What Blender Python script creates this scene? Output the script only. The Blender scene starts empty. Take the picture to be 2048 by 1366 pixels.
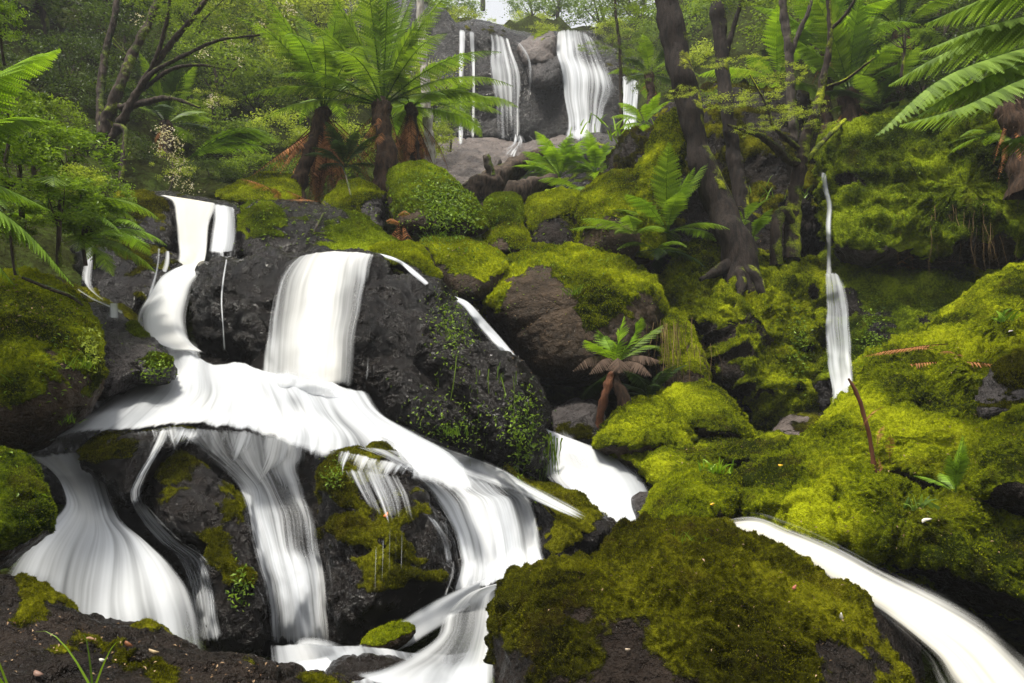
import bpy, math, random
import numpy as np
from mathutils import Vector, Matrix
SC = bpy.context.scene
COL = SC.collection
rng = np.random.default_rng(7)
random.seed(7)
R = math.radians
HAZE = 0.0013
# ---------------------------------------------------------------- camera
PITCH = R(4.0)
CAM = np.array([0.0, 0.0, 1.6])
FPX = 28.0 / 36.0 * 2048
cam = bpy.data.cameras.new('camera'); cam.lens = 28; cam.sensor_width = 36
cam.clip_start = 0.05; cam.clip_end = 2000
camo = bpy.data.objects.new('camera', cam); COL.objects.link(camo)
camo.location = CAM; camo.rotation_euler = (R(90) + PITCH, 0, 0)
SC.camera = camo
# ---------------------------------------------------------------- light
SUN_EL, SUN_AZ = 74.0, 235.0      # high, over the left shoulder, very soft
w = bpy.data.worlds.new('World'); SC.world = w; w.use_nodes = True
nt = w.node_tree; nt.nodes.clear()
sky = nt.nodes.new('ShaderNodeTexSky'); sky.sky_type = 'NISHITA'; sky.sun_disc = False
sky.sun_elevation = R(SUN_EL); sky.sun_rotation = R(SUN_AZ); sky.dust_density = 3.0; sky.air_density = 1.0
hs = nt.nodes.new('ShaderNodeHueSaturation'); hs.inputs['Saturation'].default_value = 0.12
bg = nt.nodes.new('ShaderNodeBackground'); bg.inputs['Strength'].default_value = 0.11
wo = nt.nodes.new('ShaderNodeOutputWorld')
nt.links.new(sky.outputs[0], hs.inputs['Color']); nt.links.new(hs.outputs[0], bg.inputs[0]); nt.links.new(bg.outputs[0], wo.inputs[0])
sl = bpy.data.lights.new('sun', 'SUN'); sl.energy = 2.8; sl.angle = R(10); sl.color = (1.0, 0.95, 0.84)
so = bpy.data.objects.new('sun', sl); COL.objects.link(so)
_d = Vector((math.sin(R(SUN_AZ)) * math.cos(R(SUN_EL)), math.cos(R(SUN_AZ)) * math.cos(R(SUN_EL)), math.sin(R(SUN_EL))))
so.rotation_euler = _d.to_track_quat('Z', 'Y').to_euler(); so.location = (0, 0, 40)
SC.view_settings.view_transform = 'Standard'; SC.view_settings.look = 'None'
SC.view_settings.exposure = 1.3; SC.view_settings.gamma = 1.0
SC.render.engine = 'CYCLES'
cy = SC.cycles
cy.max_bounces = 5; cy.diffuse_bounces = 2; cy.glossy_bounces = 1; cy.transmission_bounces = 2
cy.transparent_max_bounces = 16; cy.use_denoising = True; cy.caustics_reflective = False; cy.caustics_refractive = False
cy.volume_bounces = 0
# ---------------------------------------------------------------- pixel <-> world
def ray(px, py):
    """direction through a pixel of the photo, scaled so that its y component is 1"""
    x = (np.asarray(px, float) - 1024) / FPX; u = (683 - np.asarray(py, float)) / FPX
    dy = math.cos(PITCH) - u * math.sin(PITCH); dz = math.sin(PITCH) + u * math.cos(PITCH)
    return np.stack([x / dy, np.ones_like(x), dz / dy], -1)
def P(px, py, d):
    return CAM + ray(px, py) * np.asarray(d, float)[..., None]
def mpp(d): return d / FPX           # metres per photo pixel at depth d
# ---------------------------------------------------------------- noise
_perm = rng.permutation(256).astype(np.int32); _perm = np.concatenate([_perm, _perm, _perm])
_grad = rng.normal(size=(256, 3)); _grad /= np.linalg.norm(_grad, axis=1)[:, None]; _grad = _grad.astype(np.float32)
def noise(p):
    p = np.asarray(p, np.float32); i = np.floor(p).astype(np.int32); f = p - i; i &= 255
    u = f * f * f * (f * (f * 6 - 15) + 10)
    def g(a, b, c):
        h = _perm[_perm[_perm[(i[..., 0] + a) & 255] + ((i[..., 1] + b) & 255)] + ((i[..., 2] + c) & 255)]
        gr = _grad[h]
        return gr[..., 0] * (f[..., 0] - a) + gr[..., 1] * (f[..., 1] - b) + gr[..., 2] * (f[..., 2] - c)
    x, y, z = u[..., 0], u[..., 1], u[..., 2]
    l = lambda a, b, t: a + (b - a) * t
    return l(l(l(g(0,0,0), g(1,0,0), x), l(g(0,1,0), g(1,1,0), x), y), l(l(g(0,0,1), g(1,0,1), x), l(g(0,1,1), g(1,1,1), x), y), z) * 1.5
def fbm(p, oct=4, gain=0.5):
    s = 0; a = 1.0
    for k in range(oct):
        s = s + a * noise(p * (2.03 ** k) + 17.3 * k); a *= gain
    return s
def billow(p, oct=3):
    s = 0; a = 1.0
    for k in range(oct):
        s = s + a * (np.abs(noise(p * (2.03 ** k) + 9.1 * k)) * 2 - 0.5); a *= 0.5
    return s
def sstep(a, b, x):
    t = np.clip((x - a) / (b - a), 0, 1); return t * t * (3 - 2 * t)
# ---------------------------------------------------------------- mesh helpers
def mesh_np(name, V, F, mat=None, smooth=True, attrs=None, uv=None):
    """V (n,3); F (m,k) faces with k corners, or a list of such arrays"""
    if not isinstance(F, list): F = [F]
    me = bpy.data.meshes.new(name)
    V = np.ascontiguousarray(V, np.float32)
    me.vertices.add(len(V)); me.vertices.foreach_set('co', V.ravel())
    loops = np.concatenate([f.ravel() for f in F]).astype(np.int32)
    tot = np.concatenate([np.full(len(f), f.shape[1], np.int32) for f in F])
    st = np.concatenate([[0], np.cumsum(tot)[:-1]]).astype(np.int32)
    me.loops.add(len(loops)); me.loops.foreach_set('vertex_index', loops)
    me.polygons.add(len(tot)); me.polygons.foreach_set('loop_start', st)
    me.polygons.foreach_set('use_smooth', np.full(len(tot), smooth))
    me.update(calc_edges=True)
    for k, a in (attrs or {}).items():
        at = me.attributes.new(k, 'FLOAT', 'POINT'); at.data.foreach_set('value', np.ascontiguousarray(a, np.float32))
    if uv is not None:
        l = me.uv_layers.new(name='UVMap'); l.data.foreach_set('uv', np.ascontiguousarray(uv[loops], np.float32).ravel())
    if mat: me.materials.append(mat)
    return me
def link(name, me, parent=None, loc=None):
    o = bpy.data.objects.new(name, me); COL.objects.link(o)
    if parent is not None: o.parent = parent
    if loc is not None: o.location = loc
    return o
def tag(o, label=None, cat=None, group=None, kind=None):
    for k, v in (('label', label), ('category', cat), ('group', group), ('kind', kind)):
        if v: o[k] = v
    return o
def empty(name, loc, label, cat, group=None):
    o = link(name, None, None, tuple(float(v) for v in loc)); o.empty_display_size = 0.2
    return tag(o, label, cat, group)
def grid_faces(nr, nc, wrap=False):
    r = np.arange(nr - 1)[:, None]; c = np.arange(nc if wrap else nc - 1)[None, :]
    a = r * nc + c; b = r * nc + (c + 1) % nc
    return np.stack([a, b, b + nc, a + nc], -1).reshape(-1, 4)
def vnormals(V, F):
    n = np.zeros_like(V, dtype=np.float64)
    e1 = V[F[:, 2]] - V[F[:, 0]]; e2 = V[F[:, 3 if F.shape[1] > 3 else 1]] - V[F[:, 1 if F.shape[1] > 3 else 0]]
    fn = np.cross(e1, e2)
    if F.shape[1] == 3: fn = np.cross(V[F[:, 1]] - V[F[:, 0]], V[F[:, 2]] - V[F[:, 0]])
    for k in range(F.shape[1]):
        for ax in range(3): n[:, ax] += np.bincount(F[:, k], fn[:, ax], len(V))
    return n / (np.linalg.norm(n, axis=1)[:, None] + 1e-12)
def catmull(pts, n, closed=False):
    """resample a polyline of control points (m,k) with n points"""
    pts = np.asarray(pts, float); m = len(pts)
    t = np.linspace(0, m if closed else m - 1, n, endpoint=not closed)
    i = np.floor(t).astype(int); 
    if not closed: i = np.minimum(i, m - 2)
    f = (t - i)[:, None]
    if closed: a, b, c, d = (pts[(i + k) % m] for k in (-1, 0, 1, 2))
    else:
        ext = np.vstack([2 * pts[0] - pts[1], pts, 2 * pts[-1] - pts[-2]])
        a, b, c, d = (ext[i + 1 + k] for k in (-1, 0, 1, 2))
    return 0.5 * (2 * b + (c - a) * f + (2 * a - 5 * b + 4 * c - d) * f ** 2 + (3 * b - a - 3 * c + d) * f ** 3)
# ---------------------------------------------------------------- materials
class NT:
    def __init__(s, name):
        s.m = bpy.data.materials.new(name); s.m.use_nodes = True; s.t = s.m.node_tree; s.t.nodes.clear()
        s.out = s.n('OutputMaterial')
    def n(s, kind, **kw):
        nd = s.t.nodes.new('ShaderNode' + kind)
        for k, v in kw.items():
            if k.startswith('i_'): s.set(nd, k[2:].replace('_', ' '), v)
            else: setattr(nd, k, v)
        return nd
    def set(s, nd, key, v):
        sock = nd.inputs[int(key)] if key.isdigit() else nd.inputs[key]
        if hasattr(v, 'is_output'): s.t.links.new(v, sock)
        else: sock.default_value = v
    def noise(s, vec, scale, detail=3, rough=0.55, dist=0.0):
        return s.n('TexNoise', i_Vector=vec, i_Scale=scale, i_Detail=detail, i_Roughness=rough, i_Distortion=dist).outputs['Fac']
    def ramp(s, fac, stops):
        r = s.n('ValToRGB', i_Fac=fac); e = r.color_ramp.elements
        while len(e) < len(stops): e.new(0.5)
        for k, (p, c) in enumerate(stops):
            e[k].position = p; e[k].color = (c[0], c[1], c[2], 1) if hasattr(c, '__len__') else (c, c, c, 1)
        return r.outputs['Color']
    def mix(s, f, a, b, blend='MIX'):
        m = s.n('Mix', data_type='RGBA', blend_type=blend)
        s.set(m, '0', f); 
        for k, v in ((6, a), (7, b)):
            if hasattr(v, 'is_output'): s.t.links.new(v, m.inputs[k])
            else: m.inputs[k].default_value = (v[0], v[1], v[2], 1)
        return m.outputs[2]
    def math(s, op, a, b=0.0, c=0.0, clamp=False):
        m = s.n('Math', operation=op, use_clamp=clamp); s.set(m, '0', a); s.set(m, '1', b); s.set(m, '2', c); return m.outputs[0]
    def attr(s, name): return s.n('Attribute', attribute_name=name).outputs['Fac']
    def pos(s): return s.n('NewGeometry').outputs['Position']
    def obj(s): return s.n('TexCoord').outputs['Object']
    def bump(s, h, strength, dist=0.02): return s.n('Bump', i_Height=h, i_Strength=strength, i_Distance=dist).outputs[0]
    def done(s, surf): s.t.links.new(surf, s.out.inputs['Surface']); return s.m
_cache = {}
ROCKC = {  # dark, light, roughness
    'black': ((0.001, 0.0009, 0.0008), (0.0105, 0.0072, 0.0054), 0.32),
    'grey': ((0.010, 0.009, 0.009), (0.060, 0.052, 0.05), 0.5),
    'dark': ((0.002, 0.0014, 0.001), (0.021, 0.0145, 0.0105), 0.5),
    'brown': ((0.008, 0.0055, 0.003), (0.062, 0.042, 0.026), 0.65),
    'pale': ((0.03, 0.023, 0.02), (0.15, 0.12, 0.105), 0.6),
}
MOSSC = {  # dark, mid, light
    'yellow': ((0.018, 0.026, 0.002), (0.13, 0.16, 0.003), (0.42, 0.46, 0.010)),
    'green': ((0.012, 0.022, 0.002), (0.075, 0.105, 0.003), (0.27, 0.34, 0.012)),
    'olive': ((0.007, 0.007, 0.001), (0.045, 0.046, 0.002), (0.22, 0.22, 0.008)),
}
def moss_color(t, kind, p):
    d, m, l = MOSSC[kind]
    a = t.noise(p, 2.3, 5, 0.65); b = t.noise(p, 38.0, 3, 0.7); c = t.noise(p, 0.9, 3)
    f = t.math('ADD', t.math('MULTIPLY_ADD', b, 0.5, t.math('MULTIPLY', a, 0.62)), t.math('MULTIPLY_ADD', c, 0.8, -0.42))
    base = t.ramp(f, [(0.42, d), (0.56, m), (0.73, l)])
    brown = t.ramp(t.noise(p, 3.7, 4, 0.6), [(0.56, 0.0), (0.68, 1.0)])
    return t.mix(t.math('MULTIPLY', brown, 0.28), base, (0.07, 0.04, 0.008)), c
def rock_mat(rock, moss):
    key = ('rock', rock, moss)
    if key in _cache: return _cache[key]
    t = NT('%s_rock_with_%s_moss' % (rock, moss)); p = t.pos()
    d, l, rough = ROCKC[rock]
    a = t.noise(p, 1.7, 6, 0.6, 0.6); b = t.noise(p, 55.0, 3, 0.8); c = t.noise(p, 9.0, 5, 0.7)
    f = t.math('ADD', t.math('MULTIPLY', a, 0.45), t.math('ADD', t.math('MULTIPLY', b, 0.14), t.math('MULTIPLY', c, 0.41)))
    rc = t.ramp(f, [(0.38, d), (0.62, l)])
    lich = t.ramp(t.noise(p, 60.0, 2, 0.6), [(0.74 if rock in ('black', 'dark') else 0.66, 0.0), (0.8 if rock in ('black', 'dark') else 0.72, 1.0)])
    lich = t.math('MULTIPLY', lich, t.ramp(t.noise(p, 2.6, 2), [(0.5, 0.0), (0.62, 0.8)]))
    rc = t.mix(lich, rc, tuple(min(0.5, 0.06 + v * 3.2) for v in l))
    mc, _ = moss_color(t, moss, p)
    fine = t.noise(p, 26.0, 4, 0.75)
    mk = t.ramp(t.math('ADD', t.attr('moss'), t.math('MULTIPLY_ADD', fine, 0.9, -0.45)), [(0.42, 0.0), (0.56, 1.0)])
    colr = t.mix(mk, rc, mc)
    bh = t.math('ADD', t.math('MULTIPLY', t.noise(p, 30.0, 3, 0.7), 0.35), t.math('MULTIPLY', c, 1.5))
    bh = t.math('ADD', bh, t.math('MULTIPLY', mk, t.math('MULTIPLY_ADD', t.noise(p, 95.0, 3, 0.8), 0.7, 0.6)))
    bs = t.n('BsdfPrincipled', i_Base_Color=colr, i_Roughness=t.math('MAXIMUM', mk, t.math('MULTIPLY_ADD', c, 1.6, rough - 0.95, clamp=True)),
             i_Normal=t.bump(bh, 1.0, 0.06))
    bs.inputs['Specular IOR Level'].default_value = 0.5
    sp0 = {'black': 0.2, 'grey': 0.2, 'brown': 0.10, 'dark': 0.10, 'pale': 0.25}[rock]
    t.set(bs, 'Specular IOR Level', t.math('MULTIPLY_ADD', mk, 0.03 - sp0, sp0))
    _cache[key] = t.done(bs.outputs[0]); return _cache[key]
def moss_mat(kind):
    key = ('moss', kind)
    if key in _cache: return _cache[key]
    t = NT('%s_moss' % kind); mc, _ = moss_color(t, kind, t.pos())
    v = t.attr('rnd'); mc = t.mix(t.math('MULTIPLY', v, 0.5), mc, MOSSC[kind][2])
    df = t.n('BsdfDiffuse', i_Color=mc); tr = t.n('BsdfTranslucent', i_Color=mc)
    mx = t.n('MixShader', i_0=0.25); t.t.links.new(df.outputs[0], mx.inputs[1]); t.t.links.new(tr.outputs[0], mx.inputs[2])
    _cache[key] = t.done(mx.outputs[0]); return _cache[key]
def leaf_mat(name, c1, c2, trans=0.35, rough=0.45, spec=0.25, scale=3.0):
    key = ('leaf', name)
    if key in _cache: return _cache[key]
    t = NT(name); p = t.pos()
    f = t.math('ADD', t.math('MULTIPLY', t.attr('rnd'), 0.6), t.math('MULTIPLY', t.noise(p, scale, 3), 0.5))
    c = t.ramp(f, [(0.25, c1), (0.8, c2)])
    bs = t.n('BsdfPrincipled', i_Base_Color=c, i_Roughness=rough); bs.inputs['Specular IOR Level'].default_value = spec
    tr = t.n('BsdfTranslucent', i_Color=t.mix(1.0, c, (1.0, 1.0, 0.55), 'MULTIPLY'))
    mx = t.n('MixShader', i_0=trans); t.t.links.new(bs.outputs[0], mx.inputs[1]); t.t.links.new(tr.outputs[0], mx.inputs[2])
    _cache[key] = t.done(mx.outputs[0]); return _cache[key]
def bark_mat(name, c1, c2, moss=0.0, mosskind='green'):
    key = ('bark', name)
    if key in _cache: return _cache[key]
    t = NT(name); p = t.pos()
    mp = t.n('Mapping', i_Vector=p, i_Scale=(14, 14, 3)).outputs[0]
    f = t.noise(mp, 1.6, 5, 0.7); c = t.ramp(f, [(0.35, c1), (0.68, c2)])
    bh = f
    if moss != 0:
        mc, _ = moss_color(t, mosskind, p)
        nz = t.n('SeparateXYZ', i_0=t.n('NewGeometry').outputs['Normal'])
        k = t.math('ADD', t.noise(p, 3.5, 5, 0.65), t.math('MULTIPLY', nz.outputs[2], 0.25))
        k = t.math('ADD', k, t.math('MULTIPLY', nz.outputs[0], 0.17))
        mk = t.ramp(k, [(0.66 - 0.3 * moss, 0.0), (0.78 - 0.3 * moss, 1.0)]); c = t.mix(mk, c, mc)
        bh = t.math('ADD', f, t.math('MULTIPLY', mk, t.math('ADD', t.noise(p, 60, 3), 0.3)))
    bs = t.n('BsdfPrincipled', i_Base_Color=c, i_Roughness=0.85, i_Normal=t.bump(bh, 1.0, 0.03)); bs.inputs['Specular IOR Level'].default_value = 0.2
    _cache[key] = t.done(bs.outputs[0]); return _cache[key]
def water_mat():
    if 'w' in _cache: return _cache['w']
    t = NT('silky_white_water'); uv = t.n('UVMap').outputs[0]
    def st(sx, sy, det, dist=0.0):
        return t.noise(t.n('Mapping', i_Vector=uv, i_Scale=(sx, sy, 1)).outputs[0], 1.0, det, 0.6, dist)
    a = st(5.0, 0.35, 3, 0.3); b = st(20.0, 0.5, 2, 0.1); c = st(2.2, 0.8, 2, 0.3)
    s = t.math('ADD', t.math('MULTIPLY', a, 0.42), t.math('ADD', t.math('MULTIPLY', b, 0.28), t.math('MULTIPLY', c, 0.30)))
    s = t.math('SUBTRACT', s, 0.5)
    dn = t.math('MINIMUM', t.attr('wdens'), 1.3); cn = t.attr('streak')
    ed = t.attr('edge'); ie = t.math('SUBTRACT', 1.0, ed)
    al = t.math('ADD', dn, t.math('MULTIPLY', s, t.math('MULTIPLY', t.math('MULTIPLY_ADD', ie, 1.3, cn), 2.5)))
    al = t.math('SUBTRACT', al, t.math('MULTIPLY', ie, 1.35))
    al = t.n('MapRange', interpolation_type='SMOOTHSTEP', i_Value=al).outputs[0]
    col_ = t.mix(t.ramp(c, [(0.35, 0.0), (0.75, 1.0)]), (0.58, 0.61, 0.66), (0.68, 0.68, 0.67))
    col_ = t.mix(t.ramp(t.math('MULTIPLY_ADD', a, 0.6, t.math('MULTIPLY', c, 0.4)), [(0.36, 1.0), (0.56, 0.0)]), col_, (0.42, 0.435, 0.455))
    col_ = t.mix(t.math('MULTIPLY', t.attr('cream'), 0.8), col_, (0.74, 0.66, 0.46))
    up = t.n('VectorMath', operation='ADD', i_0=t.bump(t.math('ADD', a, t.math('MULTIPLY', b, 0.35)), 0.12, 0.08), i_1=(0, 0, 0.75)).outputs[0]
    nrm = t.n('VectorMath', operation='NORMALIZE', i_0=up).outputs[0]     # tilted up to brighten steep water, standing in for scatter inside foam
    bs = t.n('BsdfPrincipled', i_Base_Color=col_, i_Roughness=0.6,
             i_Normal=nrm)
    bs.inputs['Specular IOR Level'].default_value = 0.1
    tl = t.n('BsdfTranslucent', i_Color=(0.85, 0.86, 0.88, 1)); mt = t.n('MixShader', i_0=0.35)
    t.t.links.new(bs.outputs[0], mt.inputs[1]); t.t.links.new(tl.outputs[0], mt.inputs[2])
    tr = t.n('BsdfTransparent'); mx = t.n('MixShader', i_0=al)
    t.t.links.new(tr.outputs[0], mx.inputs[1]); t.t.links.new(mt.outputs[0], mx.inputs[2])
    _cache['w'] = t.done(mx.outputs[0]); return _cache['w']
# ================================================================= terrain
# (px, py, depth in metres) of the hillside behind the rocks
TP = [(-900,1900,2.2),(0,1900,2.2),(1024,1900,2.2),(2048,1900,2.2),(2950,1900,2.2),
 (-900,1366,3.6),(0,1366,3.6),(500,1366,4.7),(1000,1366,4.6),(1500,1366,4.4),(2048,1366,4.6),(2950,1366,4.0),
 (-900,1000,5.5),(0,1000,5.6),(500,1050,6.2),(1000,1050,6.8),(1400,1050,6.6),(2048,1000,7.4),(2950,1000,6.5),
 (-900,700,7.0),(0,700,7.4),(300,700,8.4),(700,700,9.0),(1100,750,9.6),(1500,800,10.4),(1700,760,11.4),(2048,700,10.0),(2950,700,8.5),
 (-900,450,8.5),(0,450,9.5),(300,450,10.6),(600,450,11.4),(900,450,12.4),(1100,480,12.6),(1300,480,11.6),(1500,450,11.6),(1700,420,12.6),(2048,450,10.6),(2950,450,9.5),
 (-900,200,11),(0,200,13),(300,250,15),(550,300,16),(760,320,17),(900,390,17.5),(900,330,27),(1000,370,22),(1000,310,31),(1200,330,24),(1150,400,14.5),(1260,290,22),
 (1350,200,18),(1350,330,13.6),(1600,200,15),(1850,200,13),(2048,200,12),(2950,200,11),
 (880,200,29),(1000,180,31),(1150,160,31),(1300,150,30),(900,60,31),(1050,70,33),(1250,60,32),
 (-900,-200,16),(0,-100,20),(300,0,24),(600,50,28),(750,100,30),(850,20,36),(1400,0,28),(1600,-50,24),(2048,-100,17),(2950,-300,14)]
def tps_fit(pts):
    A = np.array(pts, float); x = A[:, :2] / 500; v = np.log(A[:, 2]); n = len(x)
    r = np.linalg.norm(x[:, None] - x[None], axis=2); K = r ** 2 * np.log(r + 1e-9) + np.eye(n) * 0.03
    Q = np.hstack([np.ones((n, 1)), x]); M = np.block([[K, Q], [Q.T, np.zeros((3, 3))]])
    s = np.linalg.solve(M, np.concatenate([v, np.zeros(3)])); return x, s
_tx, _ts = tps_fit(TP)
def tdepth(px, py):
    q = np.stack([px, py], -1).reshape(-1, 2) / 500; out = np.zeros(len(q))
    for k in range(0, len(q), 20000):
        r = np.linalg.norm(q[k:k + 20000, None] - _tx[None], axis=2)
        out[k:k + 20000] = (r ** 2 * np.log(r + 1e-9)) @ _ts[:-3] + _ts[-3] + q[k:k + 20000] @ _ts[-2:]
    return np.exp(np.clip(out, math.log(1.8), math.log(60))).reshape(np.shape(px))
def skyline(px):
    return np.interp(px, [-1000, 300, 600, 800, 900, 960, 1100, 1300, 1450, 1700, 3000], [-700, -500, -250, -60, 30, 50, 58, 40, -100, -500, -700])
def build_ground():
    nc, nr = 330, 230
    px = np.linspace(-1000, 3050, nc)[None, :].repeat(nr, 0); t = np.linspace(0, 1, nr)[:, None]
    py = 1900 + (skyline(px) - 1900) * t
    d = tdepth(px, py)
    V = P(px, py, d).reshape(-1, 3)
    amp = 0.02 + 0.03 * d.reshape(-1)
    V[:, 1] += amp * fbm(V * 0.8 / (0.3 + 0.08 * d.reshape(-1, 1)), 4) * 1.2
    V[:, 2] += amp * 0.5 * fbm(V * 1.7 + 40, 3)
    V = V.reshape(nr, nc, 3)
    front = []                    # the bank the camera stands on; unseen slope behind, raised to cut sky fill
    for y, dz in ((-120, 60), (-40, 24), (-14, 5), (-6, 0.4), (-3, -0.6), (-1, -1.0)):
        r = V[0].copy(); r[:, 0] *= (3 + abs(y)) / 6.0; r[:, 1] = y; r[:, 2] = dz + 0.3 * noise(r * 0.2); front.append(r)
    back = []
    for k, s in ((1.15, 0.6), (1.6, 1.5), (3, 4), (8, 8), (20, 8)):
        r = V[-1].copy(); r[:, 0] *= k; r[:, 1] *= k; r[:, 2] += s; back.append(r)
    V = np.concatenate([np.array(front), V, np.array(back)]); n = V.shape[0]
    t = NT('forest_floor'); p = t.pos()
    a = t.noise(p, 1.3, 6, 0.7); b = t.noise(p, 14, 4, 0.8)
    c = t.ramp(t.math('ADD', t.math('MULTIPLY', a, 0.5), t.math('MULTIPLY', b, 0.5)), [(0.38, (0.006, 0.006, 0.003)), (0.50, (0.028, 0.032, 0.009)), (0.64, (0.065, 0.095, 0.018))])
    m = t.done(t.n('BsdfDiffuse', i_Color=c, i_Normal=t.bump(b, 1.0, 0.1)).outputs[0])
    g = link('ground', mesh_np('ground', V.reshape(-1, 3), grid_faces(n, nc), m)); tag(g, kind='structure')
    return g
build_ground()
# ================================================================= rocks
def boulder(name, outline, D, bulge, tilt=0.0, moss=0.5, rock='brown', mkind='yellow', rough=1.0, lump=1.0, spots=(), blades=0,
            label='', nz=0.85, cat='rock', power=2.2, step=4.5, center=None, folds=0.0, shift=(0, 0), terr=0.0, blen=0.017, crack=0.5):
    O = np.array(outline, float); c = O.mean(0) if center is None else np.array(center, float)
    per = np.linalg.norm(np.roll(O, -1, 0) - O, axis=1).sum()
    na = int(np.clip(per / step, 48, 620))
    # even resampling of the outline, then a little roughness of its own
    C = catmull(O, 1200, True); L = np.concatenate([[0], np.cumsum(np.linalg.norm(np.diff(np.vstack([C, C[:1]]), axis=0), axis=1))])
    s = np.linspace(0, L[-1], na, endpoint=False); Cx = np.vstack([C, C[:1]])
    E = np.stack([np.interp(s, L, Cx[:, 0]), np.interp(s, L, Cx[:, 1])], 1)
    size = math.sqrt(np.ptp(O[:, 0]) * np.ptp(O[:, 1]))
    nrf = int(np.clip(size / 2 / step, 12, 110)); nrb = max(8, nrf // 4)
    ph = np.linspace(0.0, math.pi / 2, nrf); ph2 = np.linspace(math.pi / 2, math.pi, nrb)[1:]
    ph = np.concatenate([ph, ph2]); rr = np.sin(ph) ; cc = np.cos(ph)
    rr = np.abs(rr) ** (2.0 / power * 1.0); hh = np.sign(cc) * np.abs(cc) ** (2.0 / power)
    rr[0] = 0.004; rr[-1] = 0.004
    px = c[0] + rr[:, None] * (E[None, :, 0] - c[0]) + shift[0] * np.maximum(hh, 0)[:, None] * 0
    py = c[1] + rr[:, None] * (E[None, :, 1] - c[1])
    hy = np.ptp(O[:, 1]) / 2; cy_ = (O[:, 1].max() + O[:, 1].min()) / 2; cx_ = (O[:, 0].max() + O[:, 0].min()) / 2; hx = np.ptp(O[:, 0]) / 2
    d = D + tilt * (cy_ - py) / hy - bulge * hh[:, None] + shift[0] * (px - cx_) / hx
    V = P(px, py, d).reshape(-1, 3); F = grid_faces(len(ph), na, True)[:, ::-1]
    n = vnormals(V, F)
    out = (V - V.mean(0)); 
    if (n * out).sum() < 0: F = F[:, ::-1]; n = -n
    S = size * mpp(D)
    seed = rng.uniform(-50, 50, 3)
    q = V + seed
    disp = S * 0.085 * rough * fbm(q * (1.6 / S), 4, 0.55)
    disp -= S * 0.05 * rough * crack * np.clip(1 - np.abs(noise(q * (2.1 / S) + 5)) * 7, 0, 1)
    if terr: disp += terr * np.abs(noise(q * np.array([0.5, 0.5, 3.0]) / S * 1.3 + 3)) * S * 0.2
    if folds:
        wq = q + 0.25 * S * np.stack([noise(q / S * 2), noise(q / S * 2 + 7), noise(q / S * 2 + 13)], -1)
        rdg = 1 - np.abs(noise(wq * (3.2 / S))) * 2.2
        disp += folds * S * 0.05 * np.clip(rdg, 0, 1) ** 2
        rdg = 1 - np.abs(noise(wq * (6.5 / S) + 31)) * 2.2
        disp += folds * S * 0.025 * np.clip(rdg, 0, 1) ** 2
    V = V + n * disp[:, None]; n = vnormals(V, F)
    big = fbm(q * 0.9 + 3, 4); mid = fbm(q * 4.0 + 11, 4)
    PX = px.ravel(); PY = py.ravel()
    sp = 0
    for (sx, sy, sr, sv) in spots:
        sp = sp + sv * np.exp(-(((PX - sx) ** 2 + (PY - sy) ** 2) / (sr * sr)))
    m = moss + (0.28 if blades and rock not in ('black', 'grey') else 0.14 if blades and rock == 'grey' else 0) + nz * (n[:, 2] - 0.30) + 0.55 * big + 0.35 * mid + sp
    m = sstep(0.25, 0.75, m)
    ld = m * lump * (0.030 * billow(q * 3.6, 3) + 0.024 * billow(q * 11.0, 3) + 0.02)
    ld += (1 - m) * (0.022 * fbm(q * 8, 4) - 0.022 * np.clip(1 - np.abs(noise(q * 5.0)) * 5, 0, 1) + 0.012 * billow(q * 26, 2)) * rough
    V = V + n * (ld * min(1.3, 0.5 + S * 0.35))[:, None]
    n = vnormals(V, F)
    loc = P(c[0], O[:, 1].max(), D)
    o = link(name, mesh_np(name, V - loc, F, rock_mat(rock, mkind), attrs={'moss': m * 0.9 + 0.05}), None, loc)
    tag(o, label, cat)
    if blades:
        fv = V[F]; fa = np.linalg.norm(np.cross(fv[:, 2] - fv[:, 0], fv[:, 3] - fv[:, 1]), axis=1) / 2
        fc = fv.mean(1); fn = n[F].mean(1); fm = m[F].mean(1)
        vis = ((fn * (CAM - fc)).sum(1) / np.linalg.norm(CAM - fc, axis=1) > -0.35)
        wgt = fa * np.clip(fm - 0.35, 0, 1) * vis
        if wgt.sum() > 0:
            idx = rng.choice(len(F), int(blades * 1.5), p=wgt / wgt.sum())
            uvw = rng.dirichlet((1, 1, 1, 1), int(blades * 1.5))
            pb = (fv[idx] * uvw[:, :, None]).sum(1); nb = fn[idx]
            me = blades_mesh('moss', pb - loc, nb, blen * mpp_scale(D), moss_mat(mkind))
            link('moss', me, o)
    return o
def mpp_scale(D): return 0.45 + 0.11 * D
def blades_mesh(name, pb, nb, ln, mat, wid=0.22, up=0.35):
    k = len(pb); L = ln * rng.uniform(0.4, 1.1, k)[:, None]
    d = nb + rng.normal(size=(k, 3)) * 0.55 + np.array([0, 0, up]); d /= np.linalg.norm(d, axis=1)[:, None]
    s = np.cross(d, rng.normal(size=(k, 3))); s /= np.linalg.norm(s, axis=1)[:, None] + 1e-9
    base = pb - nb * 0.004
    V = np.stack([base - s * L * wid, base + s * L * wid, base + d * L], 1).reshape(-1, 3)
    F = np.arange(3 * k).reshape(-1, 3)
    return mesh_np(name, V, F, mat, smooth=False, attrs={'rnd': np.repeat(rng.uniform(0, 1, k), 3)})
B = boulder
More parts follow.
